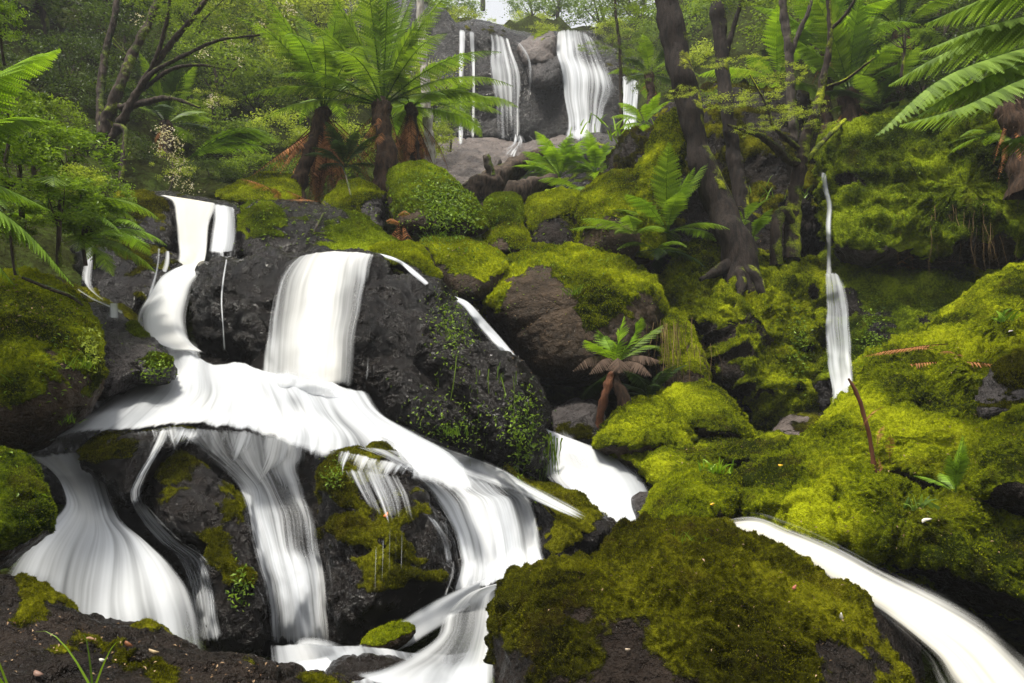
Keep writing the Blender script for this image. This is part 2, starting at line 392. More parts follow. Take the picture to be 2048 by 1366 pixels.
# ---- far cliff and its ledges (about 29 m away)
B('cliff', [(700,-20),(905,58),(960,60),(1060,72),(1110,62),(1180,58),(1235,90),(1290,120),(1400,110),(1520,200),(1460,300),(1290,310),(1150,300),(1000,305),(880,305),(700,320),(600,180)], 30.5, 2.6, 2.0, -0.15, 'black', 'olive', 0.75, 1.0,
  [(925,100,40,.5),(1000,60,50,.4),(950,140,20,.5),(1290,100,60,.7)], 0, 'wide dark cliff under the far double waterfall', 0.1, 'cliff', 4.0, 4.5, None, 0, (0,0), 0.25)
B('boulder', [(1035,90),(1060,72),(1105,66),(1112,100),(1108,130),(1080,140),(1050,130)], 28.3, 1.2, .6, -.2, 'pale', 'green', 1, 1, [(1075,80,20,.5)], 0, 'pale round rock at the lip between the two far falls')
B('boulder', [(1062,120),(1090,108),(1125,115),(1128,150),(1115,175),(1080,180),(1060,165),(1055,140)], 27.6, 1.0, .3, -.3, 'grey', 'green', .8, 1, [(1062,155,14,.9)], 0, 'rounded grey block halfway up the far cliff between the falls')
B('boulder', [(1190,175),(1215,160),(1245,165),(1255,200),(1250,285),(1225,290),(1195,285),(1188,230)], 27.0, 1.0, .6, -.6, 'black', 'olive', .8, 1, [], 0, 'dark wet rock splitting the foot of the far right fall')
B('boulder', [(1245,200),(1270,180),(1310,190),(1320,240),(1300,290),(1255,285)], 26.6, .9, .5, -.4, 'black', 'olive', .8, 1, [], 0, 'dark rock at the right edge of the far fall')
B('boulder', [(1170,272),(1190,266),(1215,270),(1245,290),(1242,305),(1200,312),(1160,306),(1155,285)], 22, 1.0, .7, -.3, 'grey', 'green', 1, 1, [], 0, 'dark rounded rock below the foot of the far right fall')
B('boulder', [(880,290),(960,278),(1050,285),(1130,275),(1200,285),(1235,320),(1200,365),(1080,365),(960,352),(880,340),(860,310)], 23, 1.6, 2.4, -.25, 'pale', 'green', .8, 1, [(1010,330,30,.5)], 0, 'pale sloping rock shelf under the far falls', .2, 'rock shelf', 3)
B('boulder', [(850,310),(900,292),(950,300),(1000,318),(985,345),(930,365),(880,360),(850,345)], 20, 1.0, 1.2, -.35, 'pale', 'olive', .8, 1, [], 0, 'tan boulder on the shelf left of the dead snag', .3)
B('boulder', [(860,345),(930,335),(985,350),(980,380),(920,400),(870,385),(850,362)], 18, .9, 1.2, -.25, 'pale', 'green', .8, 1, [], 0, 'low pale slab below the tan boulder beside the tree ferns', .3)
B('boulder', [(1040,340),(1100,320),(1170,325),(1210,350),(1190,400),(1120,410),(1060,395)], 16.5, .9, .8, -.1, 'black', 'green', 1, 1, [], 0, 'dark rock behind the bright fern clump')
# ---- middle row of mossy rocks
B('boulder', [(435,392),(470,372),(520,352),(560,348),(590,360),(600,395),(570,415),(500,415),(455,408)], 11.6, .8, .6, .5, 'brown', 'yellow', 0.60, 1.00, [(540,385,40,.2)], 9000, 'mossy rock left of the leaning tree fern trunk above the upper fall', folds=0.36)
B('boulder', [(645,408),(680,372),(715,360),(750,372),(772,395),(775,440),(760,470),(720,470),(690,440),(655,425)], 10.6, .6, .5, .25, 'grey', 'yellow', 1, 1, [(700,385,45,.6),(745,440,35,-.9)], 9000, 'boulder with a bright moss cap and bare pale side under the tree ferns')
B('boulder', [(775,360),(800,335),(840,328),(880,345),(930,385),(968,430),(972,462),(930,472),(860,470),(800,458),(780,420)], 10.4, .9, .7, .7, 'brown', 'green', 0.48, 1.20, [(830,450,55,-1.0),(900,400,60,.3)], 24000, 'big triangular boulder clothed in green moss and leaves right of the dark tree fern', folds=0.24)
B('boulder', [(972,425),(975,400),(1000,388),(1030,390),(1045,410),(1045,450),(1035,462),(1000,465),(975,460)], 10.6, .5, .4, 1.0, 'brown', 'green', 0.42, 1.00, [], 10000, 'small round boulder fully covered in light green moss below the fallen log')
B('boulder', [(965,480),(985,458),(1010,445),(1040,450),(1058,475),(1060,500),(1030,510),(990,508),(968,498)], 9.8, .45, .4, .25, 'brown', 'yellow', 0.60, 1.00, [(1010,455,25,.5),(1010,495,25,-.8)], 5000, 'small boulder with moss crown and dark underside below the light green round one')
B('boulder', [(1052,430),(1065,400),(1100,385),(1145,385),(1165,400),(1155,440),(1160,500),(1110,512),(1065,505),(1055,470)], 10.6, .6, .5, .35, 'dark', 'yellow', 0.60, 1.20, [(1110,460,40,-.4)], 9000, 'dark cleft boulder with yellow moss veins between the round boulder and the brown block', folds=0.72)
B('boulder', [(1150,430),(1165,390),(1200,355),(1250,342),(1290,350),(1310,400),(1300,470),(1270,520),(1210,525),(1160,515),(1150,480)], 10.2, .7, .6, .1, 'brown', 'yellow', 0.60, 1.20, [(1210,380,50,.7),(1215,470,45,-.5)], 16000, 'tall brown block with mossy upper edge left of the fern on the bank')
B('boulder', [(1270,420),(1275,360),(1300,290),(1330,240),(1370,225),(1385,260),(1365,330),(1330,420),(1310,510),(1275,520),(1262,470)], 10.0, .45, .4, .75, 'brown', 'yellow', 0.60, 1.20, [], 16000, 'steep moss covered rib of rock running up to the big leaning tree', folds=0.60)
B('boulder', [(1130,420),(1200,350),(1262,270),(1340,205),(1450,190),(1600,220),(1640,330),(1660,470),(1640,560),(1500,580),(1300,560),(1160,540)], 12.0, 1.0, 1.5, -.05, 'dark', 'olive', 1, 1.2, [(1250,330,60,.4),(1420,300,60,.3),(1560,330,80,.3)], 26000, 'earthy bank behind the leaning mossy tree', .55, 'bank', 2.6, 5.5, folds=.8)
B('boulder', [(475,425),(510,408),(580,404),(660,412),(720,430),(770,470),(800,505),(770,540),(640,540),(520,530),(478,500),(470,450)], 9.6, .8, .5, .12, 'black', 'green', .8, 1, [(520,440,45,.5),(720,465,50,.4),(600,470,60,-.4)], 20000, 'dark wall of rock with mossy patches behind the main fall', power=3.2)
B('boulder', [(630,492),(680,478),(730,476),(770,490),(760,515),(700,520),(640,512)], 8.7, .3, .3, .7, 'brown', 'green', 0.48, 1.00, [], 4000, 'flat green moss pad right behind the lip of the main fall')
B('boulder', [(742,505),(770,488),(810,482),(845,495),(866,525),(878,560),(862,566),(820,548),(770,535)], 8.0, .35, .3, .7, 'grey', 'yellow', 1, 1, [(830,540,15,-.6)], 8000, 'yellow mossy boulder beside the lip of the main fall')
B('boulder', [(842,480),(880,472),(930,478),(985,500),(1015,525),(1010,560),(960,600),(910,600),(875,555),(850,515)], 8.9, .6, .5, .2, 'brown', 'yellow', 0.60, 1.00, [(940,505,50,.6),(930,570,50,-1.)], 12000, 'wedge shaped rock with mossy top behind the white chute')
# ---- upper left shelves
B('boulder', [(222,420),(228,392),(262,384),(310,388),(338,412),(350,450),(348,500),(300,515),(235,500)], 9.5, .6, .4, .0, 'black', 'olive', .8, 1, [(260,395,40,.5)], 6000, 'dark block left of the upper fall')
B('boulder', [(300,388),(360,385),(420,398),(476,408),(488,430),(488,505),(450,540),(380,540),(335,520),(318,440)], 9.6, .35, .3, -.3, 'black', 'olive', .6, 1, [], 0, 'dark wet ledge under the upper fall', power=4)
B('boulder', [(150,515),(160,488),(200,478),(260,478),(330,488),(385,512),(390,545),(350,590),(310,625),(250,655),(200,640),(160,580)], 8.8, .7, .5, -.1, 'black', 'olive', 1, 1, [(260,480,60,.35),(300,590,50,.3)], 6000, 'dark layered rock left of the slanting chute')
B('boulder', [(60,560),(120,555),(180,585),(260,625),(300,660),(240,700),(120,700),(60,640)], 7.8, .5, .5, .1, 'black', 'olive', 1, 1, [], 3000, 'low dark rock under the thin left trickles')
# ---- left side
B('boulder', [(-190,600),(-150,510),(0,540),(60,552),(140,588),(188,640),(204,700),(205,765),(188,825),(145,862),(90,892),(0,905),(-150,910),(-200,760)], 5.7, .75, .5, .3, 'brown', 'yellow', 0.60, 1.00, [(30,620,80,.4),(170,680,40,.5),(110,700,50,-.7),(130,800,50,-.3)], 32000, 'large left boulder with patchy yellow moss and grass tufts')
B('boulder', [(150,615),(200,612),(260,642),(310,675),(345,712),(352,745),(320,758),(272,764),(235,785),(205,800),(165,790),(140,700)], 6.5, .5, .5, -.35, 'grey', 'green', .8, 1, [(320,730,35,.8),(270,745,30,.4),(280,650,30,.3)], 8000, 'grey sloping boulder beside the foot of the slanting chute')
B('boulder', [(-200,890),(-80,878),(0,898),(42,916),(78,955),(99,1000),(98,1045),(80,1078),(40,1108),(0,1135),(-120,1180),(-220,1050)], 3.9, .4, .3, .75, 'brown', 'green', 0.48, 1.00, [], 24000, 'mossy green lump at the left edge beside the lower left fall')
B('boulder', [(-400,1160),(-150,1140),(0,1153),(60,1172),(130,1208),(200,1240),(240,1246),(300,1252),(370,1288),(440,1302),(500,1295),(560,1308),(640,1338),(700,1372),(800,1480),(600,1650),(0,1700),(-400,1600)], 2.7, .5, .9, -.1, 'dark', 'olive', .55, 1, [(60,1190,50,.6),(70,1270,60,.4),(240,1330,50,.5),(330,1365,40,.5)], 22000, 'dark foreground ledge with moss tufts and leaf litter at the bottom left', .15, power=2.6, step=5, crack=1)
# ---- cascade
B('boulder', [(-60,930),(60,880),(200,785),(300,752),(430,730),(600,750),(760,800),(900,860),(1050,940),(1110,1010),(1130,1140),(1080,1250),(900,1300),(600,1340),(300,1340),(50,1300),(-80,1150)], 6.6, 1.3, .9, -.6, 'black', 'olive', .7, 1, [], 0, 'broad dark rock dome under the fan of the cascade', .2, 'rock', 2.5, 5)
B('boulder', [(148,915),(165,890),(230,868),(330,855),(400,870),(360,900),(325,935),(290,975),(262,1010),(230,985),(190,955),(155,935)], 5.25, .35, .3, .1, 'black', 'olive', .8, 1, [(175,905,35,.6),(300,890,60,-.5)], 9000, 'low dark rock with mossy left end above the lower left fall')
B('boulder', [(288,985),(300,950),(330,925),(380,925),(430,960),(480,990),(500,1030),(510,1090),(530,1170),(545,1290),(520,1330),(450,1330),(420,1210),(400,1120),(340,1060),(295,1020)], 4.95, .45, .4, .17, 'black', 'olive', 1, 1, [(320,945,25,.35),(420,1090,35,.5),(470,1160,35,.4),(480,1240,30,.3),(400,990,80,-.3)], 22000, 'black pitted rock with moss between the left and centre lower falls')
B('boulder', [(640,960),(655,925),(700,905),(780,905),(830,960),(860,1010),(900,1090),(915,1180),(890,1215),(820,1240),(740,1290),(680,1290),(660,1200),(645,1080)], 5.1, .5, .4, .17, 'black', 'olive', 1, 1, [(665,960,30,.5),(720,1060,50,.15),(740,1240,35,.4),(800,960,60,-.3),(840,1080,60,-.4)], 20000, 'black pitted rock with moss between the centre and right lower falls')
B('boulder', [(1010,940),(1060,970),(1120,980),(1180,1010),(1250,1052),(1240,1085),(1190,1110),(1150,1140),(1100,1150),(1080,1090),(1075,1020)], 5.7, .35, .3, .12, 'black', 'olive', .9, 1, [(1130,1000,50,.5),(1140,1090,50,.5),(1210,1050,30,-.4)], 14000, 'narrow mossy rock between the right cascade and the foaming chute')
B('boulder', [(1000,1160),(1040,1140),(1140,1120),(1220,1110),(1240,1140),(1150,1190),(1040,1200)], 4.9, .3, .3, -.4, 'black', 'olive', .8, 1, [], 0, 'wet black rock behind the big foreground boulder')
B('boulder', [(720,1290),(760,1258),(810,1245),(830,1265),(800,1295),(750,1310)], 4.35, .15, .1, .0, 'brown', 'yellow', 0.48, 1.00, [], 1500, 'small brown rock in the bottom stream left of the brown glassy swell')
B('boulder', [(960,1170),(990,1148),(1030,1140),(1045,1152),(1020,1172),(985,1185)], 4.75, .14, .1, -.5, 'black', 'olive', .8, 1, [], 0, 'small wet rock the bottom stream curls over')
B('boulder', [(660,1330),(750,1312),(840,1322),(900,1360),(920,1420),(700,1450),(640,1380)], 3.9, .2, .2, -.4, 'black', 'olive', .8, 1, [], 0, 'dark rock under the stream at the bottom edge')
# ---- main dome
B('boulder', [(385,600),(392,548),(412,522),(445,508),(500,500),(525,487),(570,493),(605,520),(640,560),(640,680),(560,745),(500,740),(450,728),(405,700),(386,650)], 7.5, .6, .3, -.75, 'black', 'olive', 1, 1, [(540,500,40,.3)], 0, 'black wet boulder between the slanting chute and the main fall', .1)
B('boulder', [(505,760),(505,640),(535,555),(575,518),(640,502),(720,504),(800,520),(868,552),(918,605),(962,650),(1012,700),(1055,745),(1083,785),(1092,830),(1086,870),(1070,935),(1000,945),(900,930),(780,880),(640,830),(540,800)], 7.3, 1.1, .5, -.55, 'black', 'green', .8, 1, [(910,640,40,.7),(960,760,60,.3),(1060,880,50,.7),(900,870,80,.75),(1080,800,25,.6),(800,840,50,.1),(860,540,60,.25)], 30000, 'huge black domed boulder beside the main fall', .05, 'boulder', 2.6, 3.6, crack=1.2)
# ---- centre right
B('boulder', [(935,590),(965,548),(1000,518),(1050,500),(1110,493),(1180,500),(1250,522),(1300,555),(1325,600),(1318,660),(1290,720),(1230,765),(1160,775),(1085,765),(1040,720),(1000,670),(960,630)], 8.9, 1.1, .6, .3, 'brown', 'yellow', 0.48, 1.30, [(1075,600,60,-1.2),(1130,680,75,-1.1),(1060,720,60,-.8),(990,580,40,.6),(1170,640,30,.9),(1150,690,30,.9),(1040,690,18,.9),(1200,560,70,.5),(980,620,30,.4)], 50000, 'huge rounded boulder with a thick moss cap and bare brown face', .5, step=3.6)
B('boulder', [(1315,650),(1340,620),(1370,640),(1400,690),(1415,760),(1400,800),(1350,800),(1320,740)], 8.6, .4, .3, .3, 'brown', 'yellow', 0.60, 1.00, [(1345,640,30,.5)], 6000, 'narrow mossy pillar with hanging roots right of the huge round boulder', folds=0.48)
B('boulder', [(1320,560),(1350,520),(1420,505),(1500,512),(1580,525),(1640,545),(1650,620),(1640,720),(1640,800),(1600,852),(1545,848),(1470,790),(1420,740),(1390,680),(1330,630)], 9.6, 1.0, .8, .62, 'dark', 'yellow', 0.60, 1.50, [(1420,560,70,.4),(1560,620,60,.3),(1450,790,50,-.4),(1570,820,50,-.4)], 50000, 'root draped mossy mound left of the slim right fall', .4, folds=1.32, step=3.6)
B('boulder', [(1090,860),(1100,820),(1140,800),(1190,802),(1215,830),(1210,875),(1165,893),(1110,888)], 7.7, .35, .3, .0, 'grey', 'olive', 1, 1, [], 3000, 'small grey mottled boulder left of the tree fern trunks', .3)
B('boulder', [(1190,900),(1215,850),(1260,810),(1310,795),(1360,820),(1385,860),(1380,900),(1300,915)], 7.6, 1.12, .5, 0.68, 'brown', 'yellow', 0.60, 1.30, [], 14000, 'low mossy mound right of the tree fern trunks', folds=0.96, power=2.7)
B('boulder', [(1320,800),(1350,772),(1400,768),(1450,790),(1490,840),(1500,880),(1440,890),(1370,870),(1330,840)], 8.0, 1.12, .5, 0.68, 'brown', 'yellow', 0.60, 1.30, [], 14000, 'rounded mossy mound below the hanging root pillar', folds=0.60, power=2.7)
B('boulder', [(1360,905),(1375,865),(1420,848),(1470,860),(1500,890),(1480,915)], 7.3, 0.44, .3, 0.68, 'brown', 'yellow', 0.48, 1.00, [], 6000, 'small smooth mossy mound above the flat moss shelf', .4, power=2.7)
B('boulder', [(1540,870),(1565,835),(1610,820),(1650,830),(1670,860),(1640,900),(1570,905)], 8.0, .35, .4, -.1, 'pale', 'olive', .7, .6, [(1640,850,25,.5)], 0, 'smooth tan stone in the dark hollow below the slim right fall')
B('boulder', [(1195,893),(1230,888),(1280,882),(1380,885),(1480,882),(1560,876),(1610,890),(1560,925),(1470,940),(1400,975),(1345,992),(1285,955)], 6.9, 1.01, .7, 0.68, 'brown', 'yellow', 0.54, 1.20, [(1250,935,30,-.5)], 24000, 'flat bright moss shelf behind the foaming chute', folds=0.48, nz=.4, power=2.7)
B('boulder', [(1262,1000),(1285,985),(1315,988),(1330,1020),(1320,1060),(1290,1062),(1268,1035)], 5.9, .2, .1, -.3, 'grey', 'olive', .6, 1, [], 0, 'small wet grey stone at the edge of the foaming chute')
B('boulder', [(1288,1045),(1300,990),(1340,955),(1400,935),(1450,940),(1490,965),(1490,1010),(1450,1060),(1380,1080),(1310,1080)], 5.8, 1.01, .3, 0.68, 'dark', 'yellow', 0.48, 1.00, [(1400,950,60,.6),(1340,1000,50,.4),(1430,1020,20,-.7)], 20000, 'round olive mossy boulder with a seedling on top', power=2.7)
# ---- right side
B('boulder', [(1655,380),(1665,300),(1720,250),(1850,215),(2048,200),(2300,180),(2400,350),(2300,520),(2048,515),(1900,525),(1800,530),(1700,530),(1668,480)], 10.9, 1.2, .9, .55, 'dark', 'green', 0.60, 1.40, [(1750,420,90,.3),(1900,440,90,.2),(1950,510,50,-.6),(1780,520,50,-.5),(2000,400,60,.3)], 60000, 'big overhanging mossy rock face right of the slim fall', .35, power=2.8, folds=0.78)
B('boulder', [(1670,560),(1720,540),(1850,530),(1930,515),(2048,510),(2300,480),(2350,650),(2100,720),(1900,800),(1740,830),(1680,780),(1665,650)], 10.0, 1.0, 1.4, .4, 'black', 'green', .8, 1, [(1870,560,140,.4),(1760,690,60,-.2)], 50000, 'smooth mossy slab sloping down under the overhang', .35, power=2.8, folds=1, terr=.5)
B('boulder', [(1780,740),(1880,650),(1960,590),(2048,535),(2250,470),(2300,640),(2100,700),(1900,760)], 8.8, 1.79, .9, 0.68, 'dark', 'yellow', 0.48, 1.00, [], 22000, 'mossy ridge rising to the right edge above the bright mounds', folds=0.60, power=2.7)
B('boulder', [(1670,850),(1700,800),(1740,740),(1800,690),(1880,665),(1980,648),(2100,645),(2300,640),(2300,820),(2100,850),(1900,850),(1780,860)], 7.6, 1.34, .7, 0.68, 'dark', 'yellow', 0.54, 1.30, [(1800,790,60,-.5),(1850,680,60,.4)], 44000, 'long bright mossy mound with dead brown fern fronds on it', folds=0.72, power=2.7)
B('boulder', [(1580,925),(1620,880),(1660,840),(1730,805),(1810,785),(1900,775),(1960,790),(2010,850),(2060,930),(2060,1020),(1900,1020),(1750,990),(1640,960)], 6.6, 1.34, .6, 0.68, 'dark', 'yellow', 0.60, 1.40, [(1790,950,60,-.3)], 50000, 'lumpy bright mossy mound behind the dead brown stem', folds=0.60, power=2.7)
B('boulder', [(1945,800),(1960,755),(1990,725),(2030,712),(2120,712),(2200,780),(2180,870),(2080,880),(2000,850),(1955,835)], 6.0, .4, .3, -.1, 'grey', 'olive', 1.2, 1, [(2030,740,50,.6)], 9000, 'dark lichen spotted boulder at the right edge')
B('boulder', [(1935,930),(1950,890),(2000,850),(2048,815),(2150,790),(2300,850),(2250,1050),(2100,1060),(1990,1030),(1940,985)], 5.7, 1.12, .4, 0.68, 'dark', 'yellow', 0.60, 1.30, [(2040,960,40,-.8)], 24000, 'mossy mound below the dark lichen boulder at the right edge', folds=0.60, power=2.7)
B('boulder', [(1440,1060),(1455,1000),(1490,950),(1540,920),(1600,910),(1680,930),(1780,965),(1900,985),(2048,1010),(2250,1040),(2350,1180),(2300,1300),(2100,1250),(1980,1205),(1850,1155),(1700,1105),(1560,1062),(1480,1068)], 5.75, 1.27, .5, 0.68, 'dark', 'yellow', 0.36, 1.20, [(1610,1000,50,-.25),(1800,1130,160,-.1)], 90000, 'long knobbly mossy boulder along the right stream', .4, step=3.4, folds=0.66, power=2.7)
B('boulder', [(990,1260),(1000,1190),(1050,1150),(1120,1140),(1180,1130),(1230,1080),(1300,1055),(1390,1050),(1480,1062),(1570,1095),(1660,1140),(1740,1175),(1790,1220),(1830,1290),(1860,1400),(1850,1560),(1400,1620),(1100,1560),(1000,1420)], 3.9, .85, .5, .42, 'dark', 'olive', .28, 1.1, [(1350,1080,110,.35),(1130,1200,110,.25),(1380,1180,70,.2),(1200,1320,60,.3),(1740,1300,110,-.7),(1500,1340,90,.1)], 110000, 'big dark olive mossy boulder in the right foreground', .35, step=3.6, crack=.4)
# ================================================================= water
bpy.context.view_layer.update()
DG = bpy.context.evaluated_depsgraph_get()
_o = Vector(CAM)
def hit(px, py, far=60.0):
    r = ray(px, py); v = Vector(r).normalized()
    ok, loc, nrm, i, ob, m = SC.ray_cast(DG, _o, v)
    return (loc.y - CAM[1], nrm) if ok else (far, Vector((0, -1, 0)))
def blur(a, k, ax):
    for _ in range(k):
        b = np.concatenate([a.take([0], ax), a, a.take([-1], ax)], ax); n = a.shape[ax]
        a = (b.take(range(0, n), ax) + 2 * b.take(range(1, n + 1), ax) + b.take(range(2, n + 2), ax)) / 4
    return a
WATER = []
def water(name, rows, label=None, dens=0.75, streak=1.0, off=0.03, lo=0, hi=99, soft=6, edge=0.16, ends=(0.0, 0.0), step=5.0, cream=0.0, hug=1.0, vs=1.0, puff=0.0, depth=None):
    """rows: along the flow, each a list of (px, py[, density]) from one bank to the other"""
    m = max(len(r) for r in rows)
    R_ = np.array([catmull([(q[0], q[1], q[2] if len(q) > 2 else 1.0) for q in r], m) if len(r) > 1 else r * m for r in rows], float)
    vl = sum(np.linalg.norm(R_[k + 1, m // 2, :2] - R_[k, m // 2, :2]) for k in range(len(rows) - 1))
    ul = np.linalg.norm(np.diff(R_[:, :, :2], axis=1), axis=2).sum(1).max()
    nv = int(max(8, vl / step)); nu = int(max(8, ul / step))
    G = np.stack([catmull(R_[:, j], nv) for j in range(m)], 1)
    G = np.stack([catmull(G[i], nu) for i in range(nv)], 0)       # nv, nu, 3
    px, py, dn = G[..., 0], G[..., 1], G[..., 2]
    wd = np.abs(px[:, -1:] - px[:, :1]) + np.abs(py[:, -1:] - py[:, :1])
    px = px + 0.05 * np.minimum(wd, 60) * noise(np.stack([py / 55, px / 90, 0 * px + len(WATER) * 3.7], -1))
    edge = min(0.5, edge * 2.0); ends = (max(ends[0], .03), max(ends[1], .05))
    if depth is not None:
        dd = np.array([(q, q) if np.isscalar(q) else q for q in depth], float)
        dl = catmull(dd, nv); d = dl[:, :1] + (dl[:, 1:] - dl[:, :1]) * np.linspace(0, 1, nu)[None]; hug = 0; soft = 0
        d = d - 0.12 * mpp(np.mean(d)) * 60 * noise(np.stack([px / 90, py / 90, 0 * px], -1))
    else:
        d = np.array([[hit(px[i, j], py[i, j])[0] for j in range(nu)] for i in range(nv)])
        dp = np.pad(d, 1, mode='edge'); d = np.min([dp[a:a + nv, b:b + nu] for a in range(3) for b in range(3)], 0)
    d = np.clip(d, lo, hi)
    s = blur(blur(d, soft, 0), soft, 1); s = np.minimum(s, d * hug + s * (1 - hug))
    s = blur(blur(s, 1, 0), 1, 1)
    U = np.linspace(0, 1, nu)[None, :].repeat(nv, 0); T = np.linspace(0, 1, nv)[:, None].repeat(nu, 1)
    s = s - off - puff * np.sin(np.pi * U)
    V = P(px, py, s)
    um = np.concatenate([np.zeros((nv, 1)), np.cumsum(np.linalg.norm(np.diff(V, axis=1), axis=2), 1)], 1); um = U * um[:, -1].mean()
    vm = np.concatenate([np.zeros((1, nu)), np.cumsum(np.linalg.norm(np.diff(V, axis=0), axis=2), 0)], 0)
    vm = vm.mean(1)[:, None].repeat(nu, 1)
    V = V.reshape(-1, 3)
    so_ = float(rng.uniform(0, 50))
    st = noise(np.stack([um.ravel() * 7 + so_, vm.ravel() * 0.6, np.zeros(V.shape[0])], -1))
    V[:, 1] -= (0.02 if depth is None else 0.045) * st * min(1.0, streak + .3)
    if depth is not None: V[:, 2] += 0.05 * noise(np.stack([um.ravel() * 2.6 + so_, vm.ravel() * 0.9, 0 * st], -1))
    sc = 4.0 / max(1.5, float(np.mean(s))) if True else 1
    uv = np.stack([um.ravel() * sc * (1.35 if np.mean(s) < 15 else 2.6) + so_, vm.ravel() * sc * vs + so_ * 2], -1)
    wob = 0.35 * edge * noise(np.stack([vm.ravel() * sc * 2, U.ravel() * 2 + so_, 0 * U.ravel()], -1))
    e = sstep(0, edge, U.ravel() + wob * 0.6 - 0.01) * sstep(0, edge, 1 - U.ravel() + wob * 0.6 - 0.01) if edge else np.ones(U.size)
    if ends[0]: e = e * sstep(0, ends[0], T.ravel() + .15 * ends[0] * st)
    if ends[1]: e = e * sstep(0, ends[1], 1 - T.ravel() + 0.3 * ends[1] * st)
    F = grid_faces(nv, nu)
    loc = V[0].copy()
    me = mesh_np(name, V - loc, F, water_mat(), attrs={'wdens': (dens * dn).ravel(), 'edge': e, 'streak': np.full(U.size, streak), 'cream': cream * np.exp(-((U - 0.5) / 0.3) ** 2).ravel()}, uv=uv)
    o = link(name, me, None, loc); tag(o, label, kind='structure'); WATER.append(o); return o
W = water
# -- far falls
W('waterfall', [[(915,57),(925,57),(937,58)],[(914,120),(923,120),(933,120)],[(915,200),(923,200),(931,200)],[(912,298),(921,298),(932,298)]], 'thin leftmost strand of the far fall', .55, 1.6, .15, 24, 29, edge=.18)
W('waterfall', [[(934,60),(943,60),(953,60)],[(937,95),(944,95),(952,95)],[(941,135),(946,135),(952,135)],[(942,190,.6),(947,190,.6),(952,190,.6)],[(938,290,.4),(945,290,.4),(952,290,.4)]], 'second thin strand of the far fall', .45, 1.7, .15, 24, 29, edge=.18)
W('waterfall', [[(975,64),(990,65),(1005,70),(1020,76)],[(978,90),(995,92),(1012,98),(1030,106)],[(975,118),(995,120),(1018,124),(1040,128)],[(974,140),(998,142),(1020,144),(1044,146)],[(978,170,.9),(1000,172,.8),(1022,173,.9),(1046,176)],[(984,205,.6),(1004,205,.5),(1025,205,.7),(1046,205,.6)],[(988,245,.45),(1006,245,.3),(1026,245,.6),(1044,245,.4)],[(992,292,.4),(1008,292,.3),(1026,292,.5),(1040,292,.4)]], 'broad middle strand of the far fall', .6, 1.7, .2, 24, 29, edge=.08)
W('waterfall', [[(1022,76),(1034,82),(1046,88)],[(1036,100),(1050,102),(1062,108)],[(1050,125),(1060,128),(1068,134)],[(1052,160,.6),(1060,160,.7),(1068,165,.5)],[(1045,200,.4),(1056,200,.5),(1064,200,.3)]], 'crooked strand slipping off the middle of the far fall', .6, 1.3, .3, 24, 28.5, edge=.2)
W('waterfall', [[(1110,64),(1125,58),(1150,57),(1172,64),(1188,76)],[(1108,85),(1128,84),(1155,82,.8),(1182,88,.6),(1204,102,.8)],[(1108,112),(1130,112),(1160,110,.55),(1194,118,.4),(1220,134,.9)],[(1112,130,1.1),(1136,132,1.1),(1168,138,1.1),(1204,150,1),(1236,165,.9)],[(1118,170),(1142,170),(1172,172,.9),(1210,182,.6),(1248,192,.8)],[(1124,212),(1146,212),(1172,212,.9),(1200,214,.6),(1225,218,.5)],[(1130,250),(1150,250,1.1),(1172,252,1),(1194,254,.7),(1216,256,.4)],[(1128,288,1.1),(1150,286,1.1),(1172,284,1.1),(1194,284,.8),(1212,284,.5)]], 'wide curving right hand far fall', .64, 1.4, .25, 24, 29, edge=.06)
W('waterfall', [[(1234,152),(1252,150),(1268,156),(1284,166)],[(1236,185),(1252,184),(1268,186),(1284,192)],[(1232,230),(1250,228),(1266,228),(1282,232,.6)],[(1226,282),(1246,280),(1264,280),(1282,282,.5)]], 'rightmost strand of the far fall', .62, 1.3, .3, 22, 27, edge=.1)
W('stream', [[(1020,262,1),(1036,266,1),(1060,272,1)],[(1000,288,1),(1036,286,1),(1080,290,1)],[(940,305,.5),(1020,305,.6),(1120,300,.6)],[(900,335,.4),(1010,335,.35),(1100,330,.4)]], 'thin water sheet over the far shelf', .55, 1.6, .1, 18, 29, edge=.25, ends=(.1,.3))
# -- upper left fall and chute
W('waterfall', [[(303,388),(330,390),(370,396),(400,402),(425,406)],[(332,405),(355,402),(385,404),(415,408),(440,410)],[(342,440),(360,440),(385,440),(408,442),(428,444)],[(346,480),(364,480),(385,482),(405,484),(420,484)],[(350,515),(366,515),(386,518),(404,520),(416,518)],[(340,545),(362,545),(384,548),(400,545),(408,540)]], 'cream coloured upper left fall', 1.0, .8, .06, 8.6, 10.2, edge=.1, cream=.9)
W('waterfall', [[(422,406),(450,408),(478,414)],[(425,440),(455,440),(484,442)],[(420,470),(455,472),(486,474)],[(415,506),(450,508),(478,504)]], 'streaky strand right of the cream fall', .55, 1.5, .08, 8.4, 10.0, edge=.12)
W('stream', [[(345,530),(375,525),(400,525),(415,525)],[(310,560),(345,556),(378,552),(398,556)],[(285,595),(325,592),(362,590),(388,592)],[(265,630),(310,630),(352,632),(382,640)],[(262,655),(318,668),(362,672),(390,690)],[(300,680),(352,700),(395,705),(425,716)]], 'smooth white slanting chute below the upper left fall', 1.1, .7, .10, 6.6, 9.0, soft=12, edge=.16, cream=.2, puff=.12, depth=[8.9,8.0,7.65,7.35,7.05,6.8])
W('stream', [[(172,488),(185,486),(200,490)],[(162,530),(178,530),(195,530)],[(160,570),(178,572),(198,590)],[(200,600),(212,604),(222,606)]], 'thin trickles at the far left shelf', .42, 1.5, .05, 5, 9.5, edge=.2)
W('stream', [[(155,570),(150,580)],[(190,590),(180,602)],[(225,606),(215,618)],[(250,618),(245,634)]], None, .55, 1, .05, 5, 9.5, edge=.3)
